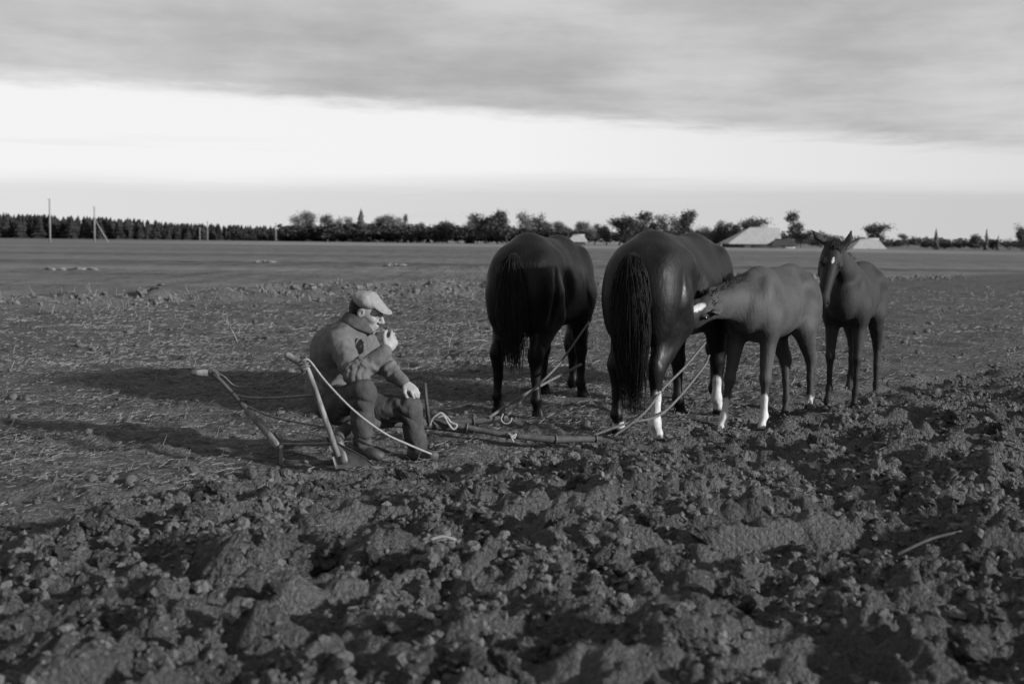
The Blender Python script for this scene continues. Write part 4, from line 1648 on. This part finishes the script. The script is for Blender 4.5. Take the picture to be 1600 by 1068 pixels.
# ------------------------------------------------------------------ dry weeds in the stubble
def weed(px, py, hgt_px, lean, label, n=7, seed=1):
    g = on_ground(px, py)
    z = hgt(g[0], g[1])
    sc = hgt_px * g[1] / FPX
    e = empty('dry_weed', (g[0], g[1], z))
    tag(e, label, 'weed', 'dry weeds in the stubble')
    rs = np.random.default_rng(seed)
    MB().tube(spline([(0, 0, -.01), (lean * .4 * sc, 0, .5 * sc), (lean * sc, .02, sc)], 5), np.linspace(.005, .0025, 11) * (g[1] / 9), 5).build('stem', M['weed'], e)
    for i in range(n):
        mb = MB()
        t = rs.uniform(.2, .95)
        a = rs.uniform(0, 6.28)
        b = np.array([lean * t * sc * .95, 0, t * sc])
        L_ = sc * rs.uniform(.2, .45)
        tip = b + L_ * np.array([math.cos(a) * .7, math.sin(a) * .7, rs.uniform(.1, .8)])
        mb.tube(spline([b, (b + tip) / 2 + np.array([0, 0, .04 * sc]), tip], 3), np.linspace(.0035, .0015, 7) * (g[1] / 9), 4)
        mb.build('twig', M['weed'], e)
    return e


weed(372, 536, 40, -.6, 'branching dry weed standing in the stubble left of the man', 9, 1)
weed(416, 585, 38, .9, 'pale forked twig leaning just left of the near plough handle', 5, 2)
weed(700, 545, 26, .3, 'dry stalk right of the man in front of the left horse', 6, 3)
weed(1540, 470, 22, .2, 'thin dry weed far right beyond the foals', 6, 4)
weed(1470, 500, 18, -.4, 'short dry weed right of the rightmost foal', 6, 5)
weed(232, 520, 20, .1, 'short dry stalk at far left of the stubble strip', 5, 6)


def stick(px, py, px2, py2, r, label, mat='weed'):
    a, b = on_ground(px, py), on_ground(px2, py2)
    a[2], b[2] = hgt(a[0], a[1]) + .05, hgt(b[0], b[1]) + .05
    m = (a + b) / 2 + np.array([0, 0, .015])
    p = spline([a, m, b], 4)
    o = MB().tube(p - a, r, 6).build('stick', M[mat])
    o.location = a
    tag(o, label, 'stick')


stick(672, 873, 712, 868, .008, 'short pale stick lying on the clods below the man')
stick(1400, 915, 1500, 872, .007, 'long dull root lying on the clods at lower right', 'bark')

# ------------------------------------------------------------------ stones out in the field
STN = [mesh_np('stone', *lump(2, 120 + i, .35)) for i in range(5)]
for m_ in STN:
    m_.materials.append(M['stone'])


def stone_pile(px0, px1, py, n, size, label):
    g = on_ground((px0 + px1) / 2, py)
    e = empty('stone_pile', (g[0], g[1], 0))
    tag(e, label, 'stones', 'stone piles out in the field')
    rs = np.random.default_rng(n)
    hw = (px1 - px0) / 2 * g[1] / FPX
    for i in range(n):
        o = link('stone', STN[i % 5], None, e)
        s = size * rs.uniform(.5, 1.25)
        o.location = (hw * (2 * (i + .5) / n - 1) + rs.normal(0, .1), rs.normal(0, .35), s * .2)
        o.rotation_euler = (0, 0, rs.uniform(0, 6.28))
        o.scale = (s * 1.5, s, s * .7)


stone_pile(88, 152, 422, 14, .17, 'pile of pale stones out in the field at far left')
stone_pile(600, 628, 415, 6, .16, 'few dark stones in the field above the man')
stone_pile(398, 444, 410, 7, .14, 'low scatter of stones in the field left of the man')

# ------------------------------------------------------------------ trees, forest, farm
def limb_tree(seed, height_, spread, trunk_r, leaves, leaf, airy, clear=.25, levels=3, col_shape=False):
    """returns (trunk mesh, crown mesh)"""
    rs = np.random.default_rng(seed)
    wood, lv = MB(), []
    tips = []

    def grow(p, d, L_, r, lev):
        n_ = 4
        pts = [p]
        for i in range(n_):
            d = unit(d + rs.normal(0, .13, 3) + np.array([0, 0, .05]))
            pts.append(pts[-1] + d * L_ / n_)
        wood.tube(pts, np.linspace(r, r * .5, n_ + 1), 5 if lev < 2 else 3, cap=False)
        if lev >= levels:
            tips.append((pts[-1], L_))
            tips.append((pts[2], L_))
            return
        for j in range(rs.integers(3, 6)):
            t = rs.integers(1, n_ + 1)
            a = rs.uniform(0, 6.28)
            out = np.array([math.cos(a), math.sin(a), rs.uniform(.1, .9) if not col_shape else rs.uniform(.9, 2.2)])
            grow(pts[t], unit(d * .5 + out * .8), L_ * rs.uniform(.45, .72) * (1 if lev else spread), r * .5, lev + 1)
        tips.append((pts[-1], L_))
    grow(np.zeros(3), np.array([0, 0, 1.0]), height_ * (.6 if not col_shape else .75), trunk_r, 0)
    P = np.array([t[0] for t in tips])
    sc = height_ / P[:, 2].max() * .95
    tw = wood.mesh('trunk')
    per = max(1, int(leaves / len(P)))
    c = np.repeat(P, per, 0) + rs.normal(0, 1, (len(P) * per, 3)) * np.array([airy, airy, airy * .8])
    keep = c[:, 2] > height_ * clear * .6
    c = c[keep]
    n_ = len(c)
    a = rs.normal(0, 1, (n_, 3))
    a /= np.linalg.norm(a, axis=1)[:, None]
    b = np.cross(a, rs.normal(0, 1, (n_, 3)))
    b /= np.linalg.norm(b, axis=1)[:, None]
    sz = leaf * rs.uniform(.6, 1.3, n_)[:, None]
    v = np.stack([c - a * sz, c + b * sz * .8, c + a * sz, c - b * sz * .8], 1).reshape(-1, 3)
    f = np.arange(n_ * 4).reshape(-1, 4)
    cm = mesh_np('crown', v * sc, f, False)
    for vtx in tw.vertices:
        vtx.co *= sc
    return tw, cm


def spruce(seed, height_, base_r, tiers=11, power=.8):
    rs = np.random.default_rng(seed)
    tr = MB().tube([(0, 0, 0), (0, 0, height_ * .5), (0, 0, height_ * .97)], [height_ * .022, height_ * .013, .02], 6)
    mb = MB()
    for i in range(tiers):
        t = i / (tiers - 1)
        z = height_ * (.06 + .84 * t)
        r = base_r * (1 - t) ** power + .12
        n_ = 12
        ang = np.sort(rs.uniform(0, 2 * np.pi, n_))
        rad_ = r * rs.uniform(.55, 1.2, n_)
        top_ = z + height_ / tiers * 1.7
        rim_ = np.stack([np.cos(ang) * rad_, np.sin(ang) * rad_, z - rad_ * .35 + rs.normal(0, .06 * r, n_)], 1)
        inner = np.stack([np.cos(ang) * rad_ * .35, np.sin(ang) * rad_ * .35, np.full(n_, z + .1 * r)], 1)
        vs = np.concatenate([[[0, 0, min(top_, height_)]], rim_, inner])
        j = np.arange(n_)
        k = (j + 1) % n_
        mb.add(vs, np.stack([0 * j, 1 + j, 1 + k], 1))
        mb.n -= len(vs)
        mb.f4.append(np.stack([1 + j, 1 + n_ + j, 1 + n_ + k, 1 + k], 1) + mb.n)
        mb.n += len(vs)
    return tr.mesh('trunk'), mb.mesh('crown', False)


PROTO = {
    'broad': [limb_tree(201 + i, 9, .95, .28, 3600, .22, .75, .12) for i in range(3)],
    'bare': [limb_tree(221 + i, 9, .8, .2, 3000, .17, .7, .2, 4) for i in range(3)],
    'tall': [limb_tree(241 + i, 9, .5, .2, 2600, .2, .55, .05, 3, True) for i in range(2)],
    'spruce': [spruce(261 + i, 9, 1.7, 12) for i in range(2)],
    'bush': [limb_tree(281 + i, 3, 1.1, .1, 1500, .16, .4, .0) for i in range(2)],
}
MATK = {'broad': 'leaf_dark_hazed', 'bare': 'leaf_pale_hazed', 'tall': 'leaf_mid_hazed', 'spruce': 'leaf_dark_hazed', 'bush': 'leaf_mid_hazed'}
for kd, lst in PROTO.items():
    for tw, cm in lst:
        tw.materials.append(M['bark'])
        cm.materials.append(M[MATK[kd]])


def hor(px):
    return 364 + px * .0106


def tree(px, top, kind, i, D, label, wide=1.0, group='trees along the horizon'):
    """tree at photo column px, distance D, crown top at row top"""
    D *= 1.3
    p = at(px, top, D)
    hh = 9 if kind != 'bush' else 3
    s = p[2] / hh
    e = empty('tree' if kind != 'bush' else 'bush', (p[0], D, 0), (px * 1.7) % 6.28)
    tag(e, label, 'tree' if kind != 'bush' else 'bush', group)
    e.scale = (s * wide, s * wide, s)
    tw, cm = PROTO[kind][i % len(PROTO[kind])]
    link('trunk', tw, None, e)
    link('crown', cm, None, e)


T = tree
T(475, 330, 'bare', 0, 260, 'round airy tree at the left end of the middle tree row', 1.2)
T(492, 328, 'bare', 1, 262, 'tall airy tree second from the left in the middle tree row', .8)
T(514, 335, 'bare', 2, 258, 'small airy tree between the tall airy tree and the spruce', 1.0)
T(538, 336, 'bare', 0, 265, 'thin bare tree just left of the pointed spruce', .9)
T(564, 324, 'spruce', 0, 255, 'dark pointed spruce that tops the middle tree row', 1.5)
T(552, 345, 'broad', 0, 256, 'low dark tree at the foot of the pointed spruce', 1.1)
T(582, 337, 'bare', 1, 258, 'airy tree just right of the pointed spruce', 1.2)
T(603, 336, 'bare', 2, 257, 'wide airy tree second to the right of the spruce', 1.2)
T(620, 337, 'bare', 0, 259, 'airy tree third to the right of the spruce', 1.1)
T(633, 334, 'tall', 0, 262, 'slender pointed tree at the right end of the airy trees', .5)
T(657, 346, 'bare', 1, 264, 'small bare tree alone right of the slender pointed tree', .8)
T(678, 350, 'bare', 2, 250, 'small round bare tree left of the dark round tree', 1.2)
T(700, 346, 'broad', 1, 245, 'low round dark tree left of the big dark tree', 1.3)
T(734, 343, 'spruce', 1, 250, 'small dark spruce left of the big dark tree', 1.2)
T(760, 334, 'broad', 2, 240, 'big dense dark tree left above the left horse', 1.45)
T(793, 329, 'tall', 1, 238, 'tall dark tree above the left end of the left horse', 1.4)
T(820, 329, 'bare', 0, 243, 'tall airy tree above the rump of the left horse', 1.0)
T(838, 335, 'broad', 0, 247, 'medium tree above the middle of the left horse', .9)
T(866, 344, 'bare', 1, 246, 'airy tree above the right end of the left horse', 1.1)
T(906, 346, 'bare', 2, 243, 'small airy tree between the two dark horses', 1.3)
T(968, 338, 'broad', 1, 225, 'dense dark tree just left above the mare', 1.35)
T(1006, 330, 'tall', 0, 228, 'tall dark tree directly above the rump of the mare', 1.5)
T(1042, 332, 'bare', 0, 232, 'tall airy tree above the back of the mare', 1.1)
T(1075, 329, 'tall', 1, 230, 'tall pale tree above the withers of the mare', 1.5)
T(1126, 345, 'broad', 2, 224, 'dark tree left of the thatched barn', .95)
T(1148, 347, 'broad', 0, 222, 'lower dark tree between the dark tree and the barn', 1.1)
T(1172, 340, 'broad', 1, 226, 'dark round tree rising behind the thatched barn roof', 1.1)
T(1240, 330, 'tall', 0, 215, 'tall narrow tree at the right end of the barn', 1.15)
T(1252, 360, 'broad', 2, 214, 'low bushy tree right of the tall narrow tree', 1.4)
T(1284, 362, 'bush', 0, 218, 'small bush behind the ears of the rightmost foal', 1.0)
T(1364, 349, 'broad', 1, 232, 'round dark tree behind the pale shed right of the foal', 1.25)
T(1419, 364, 'bare', 1, 240, 'tiny airy tree right of the pale shed', 1.2)
T(1463, 355, 'spruce', 0, 205, 'lone small dark conifer right of the pale shed', 1.0)
T(1525, 368, 'bush', 1, 205, 'small dark bush left of the pair at the right edge', .8)
T(1542, 355, 'spruce', 1, 205, 'taller narrow conifer near the right edge', .8)
T(1560, 366, 'spruce', 0, 206, 'short conifer right of the taller one near the right edge', 1.0)
T(1600, 352, 'broad', 0, 200, 'dark tree cut by the right edge of the picture', .9)

for args in (
        (645, 351, 'bare', 2, 262, 'low bare tree between the slender pointed tree and the round bare tree', 1.1),
        (716, 352, 'broad', 0, 252, 'low dark tree between the round dark tree and the small spruce', 1.2),
        (746, 341, 'bare', 1, 246, 'airy tree at the left shoulder of the big dense dark tree', 1.1),
        (778, 342, 'broad', 1, 250, 'medium dark tree filling the gap left of the tall dark tree', 1.2),
        (852, 346, 'bare', 2, 250, 'low airy tree between the two trees above the left horse', 1.1),
        (888, 352, 'broad', 2, 252, 'low tree just left of the small thatched cottage', 1.2),
        (930, 352, 'bare', 0, 238, 'low bare tree right of the small thatched cottage', 1.3),
        (948, 350, 'broad', 2, 230, 'lower dark tree at the left foot of the dense tree by the mare', 1.1),
        (988, 344, 'bare', 1, 232, 'airy tree between the dense tree and the tall tree over the mare', 1.1),
        (1024, 343, 'broad', 0, 236, 'mid-height tree between the tall dark and tall airy trees over the mare', 1.0),
        (1058, 343, 'bare', 2, 236, 'airy tree left of the tall pale tree', 1.1),
        (1100, 352, 'bare', 0, 230, 'low airy tree between the mare and the trees by the barn', 1.2)):
    T(*args)

# the conifer forest at left reads as one mass
small = [spruce(301 + i, 9, 1.5, 7, .45 + .1 * i) for i in range(4)]
fb = MB()
rsf = np.random.default_rng(5)


def mesh_arrays(me):
    v = np.zeros(len(me.vertices) * 3, np.float32)
    me.vertices.foreach_get('co', v)
    f3 = np.array([list(p.vertices) for p in me.polygons if len(p.vertices) == 3])
    f4 = np.array([list(p.vertices) for p in me.polygons if len(p.vertices) == 4])
    return v.reshape(-1, 3), (f3, f4)


sarr = [mesh_arrays(c) for _, c in small]
for i in range(560):
    px = rsf.uniform(-260, 470) if i < 450 else rsf.uniform(440, 700)
    D = rsf.uniform(345, 395)
    if px < 272:
        top = np.interp(px, [-260, 0, 100, 210, 272], [326, 332, 337, 341, 347])
    else:
        top = np.interp(px, [272, 290, 440, 520, 700], [349, 348, 353, 358, 364])
    p = at(px, top, D)
    s = p[2] / 9 * rsf.choice([rsf.uniform(.8, .97), rsf.uniform(.95, 1.05)])
    a = rsf.uniform(0, 6.28)
    v, f = sarr[i % 4]
    ca, sa = math.cos(a), math.sin(a)
    vv = v @ np.array([[ca, sa, 0], [-sa, ca, 0], [0, 0, 1]]) * np.array([s * rsf.uniform(1.3, 2.3), s * 1.8, s]) + np.array([p[0], D, 0])
    fb.add(vv, f[0])
    fb.n -= len(vv)
    fb.f4.append(f[1] + fb.n)
    fb.n += len(vv)
tag(fb.build('forest', M['leaf_forest'], None, False), 'dark conifer forest along the horizon at left', 'forest', kind='stuff')

# undergrowth below the tree row
bb = MB()
barr = [mesh_arrays(c) for _, c in PROTO['bush']]
for i in range(340):
    px = rsf.uniform(440, 1640)
    if i % 3 == 0:
        px = rsf.uniform(440, 900)
    D = 1.3 * np.interp(px, [440, 900, 1640], [262, 240, 215]) + rsf.uniform(-6, 18)
    top = np.interp(px, [440, 560, 700, 900, 1140, 1300, 1640], [355, 352, 356, 361, 361, 371, 376]) + rsf.uniform(-3, 5)
    p = at(px, top, D)
    s = max(p[2], .6) / 3
    v, f = barr[i % 2]
    k_ = rsf.permutation(len(f[1]))[:230]
    vq = v.reshape(-1, 4, 3)[k_]
    vq = (vq - vq.mean(1, keepdims=True)) * 1.35 + vq.mean(1, keepdims=True)
    vv = vq.reshape(-1, 3) * np.array([s * 1.9, s * 1.9, s * 1.0]) + np.array([p[0], D, 0])
    bb.add(vv, np.arange(len(vv)).reshape(-1, 4))
tag(bb.build('undergrowth', M['leaf_dark_hazed'], None, False), 'dark scrub and undergrowth along the foot of the tree row', 'undergrowth', kind='stuff')


def pole(px, top, D, label, brace=None):
    p = at(px, top, D)
    e = empty('telegraph_pole', (p[0], D, 0))
    tag(e, label, 'pole', 'telegraph poles crossing the field')
    h_ = p[2]
    MB().tube([(0, 0, -.2), (.01, 0, h_ * .5), (.03, 0, h_)], [.15, .13, .1], 8).build('shaft', M['pole'], e)
    for i, z in enumerate((h_ - .25, h_ - .6)):
        sd = 1 if i % 2 else -1
        MB().tube([(sd * .08, 0, z), (sd * .22, 0, z), (sd * .22, 0, z + .18)], .03, 6).build('insulator', M['whitewash'], e)
    if brace:
        q = at(brace, 374, D)
        MB().tube([(0, 0, h_ * .66), (q[0] - p[0], .4, 0)], .1, 7).build('strut', M['pole'], e)
    return e


pole(77, 310, 190, 'tallest telegraph pole at far left in front of the forest')
pole(147, 322, 215, 'telegraph pole with a slanting strut, second from left', 168)
pole(324, 345, 300, 'third telegraph pole from left in front of the forest')
pole(431, 348, 318, 'fourth telegraph pole from left beside the airy trees')
pole(312, 355, 330, 'faint short pole just left of the third telegraph pole')


# barn with a hipped thatch roof
def hip_house(name, px0, px1, py_eave, py_ridge, py_base, ridge0, ridge1, D, depth, roof_mat, wall_mat, label, cat, doors=()):
    D *= 1.3
    depth *= 1.3
    a, b = at(px0, py_eave, D), at(px1, py_eave, D)
    r0, r1 = at(ridge0, py_ridge, D + depth / 2), at(ridge1, py_ridge, D + depth / 2)
    ze, zr = a[2], r0[2]
    cx = (a[0] + b[0]) / 2
    e = empty(name, (cx, D, 0))
    tag(e, label, cat, 'farm buildings on the horizon')
    x0, x1 = a[0] - cx, b[0] - cx
    inset = .5
    wm = MB().box(((x0 + x1) / 2, depth / 2, ze / 2), [(x1 - x0) / 2 - inset, 0, 0], [0, depth / 2 - inset, 0], [0, 0, ze / 2 + .05])
    wall = wm.build('wall', wall_mat, e, False)
    n_ = max(2, int(ze / .28))
    for i in range(n_):
        z = ze * (i + .5) / n_
        MB().tube([(x0 + inset - .1, inset - .02, z), (x1 - inset + .1, inset - .02, z)], ze / n_ * .48, 6).build('log', wall_mat, wall)
    th = .28
    v = [(x0, 0, ze), (x1, 0, ze), (x1, depth, ze), (x0, depth, ze), (r0[0] - cx, depth / 2, zr), (r1[0] - cx, depth / 2, zr)]
    v += [(x0, 0, ze - th), (x1, 0, ze - th), (x1, depth, ze - th), (x0, depth, ze - th)]
    mb = MB()
    mb.add(v, [(0, 1, 5, 4), (2, 3, 4, 5), (6, 7, 1, 0), (7, 8, 2, 1), (8, 9, 3, 2), (9, 6, 0, 3), (9, 8, 7, 6)])
    mb.f3.append(np.array([(1, 2, 5), (3, 0, 4)]))
    rf = mb.build('roof', roof_mat, e, False)
    MB().tube([(r0[0] - cx - .2, depth / 2, zr), (r1[0] - cx + .2, depth / 2, zr)], .16, 7).build('ridge_cap', roof_mat, rf)
    for (q0, q1, zt, nm, mt) in doors:
        c_ = (q0 + q1) / 2 * (x1 - x0) + x0
        MB().box((c_, inset - .22, zt / 2), [(q1 - q0) / 2 * (x1 - x0), 0, 0], [0, .05, 0], [0, 0, zt / 2]).build(nm, mt, e, False)
    return e


hip_house('barn', 1139, 1222, 379, 355, 386, 1172, 1218, 200, 9, M['thatch'], M['log_wall'],
          'low barn with a big pale thatched hip roof behind the foals', 'barn', ((.3, .42, .6, 'door', M['wood_dark']),))
hip_house('cottage', 1206, 1246, 382, 374, 388, 1212, 1240, 192, 4, M['log_wall'], M['whitewash'],
          'small low white outbuilding at the right end of the barn', 'outbuilding', ((.4, .55, .5, 'door', M['wood_dark']),))
hip_house('shed', 1332, 1386, 388, 373, 390, 1345, 1372, 205, 7, M['thatch'], M['log_wall'],
          'pale thatched shed right of the ears of the rightmost foal', 'shed', ((.4, .55, .2, 'door', M['wood_dark']),))
hip_house('cottage', 888, 918, 376, 367, 382, 896, 912, 215, 5, M['thatch'], M['log_wall'],
          'small thatched cottage seen between the two dark horses', 'cottage', ((.4, .55, .4, 'door', M['wood_dark']),))

tot, inst = 0, set()
for o in bpy.data.objects:
    if o.type == 'MESH' and o.data.name not in inst:
        inst.add(o.data.name)
        o.data.calc_loop_triangles()
        tot += len(o.data.loop_triangles)
print('scene done, triangles', tot)
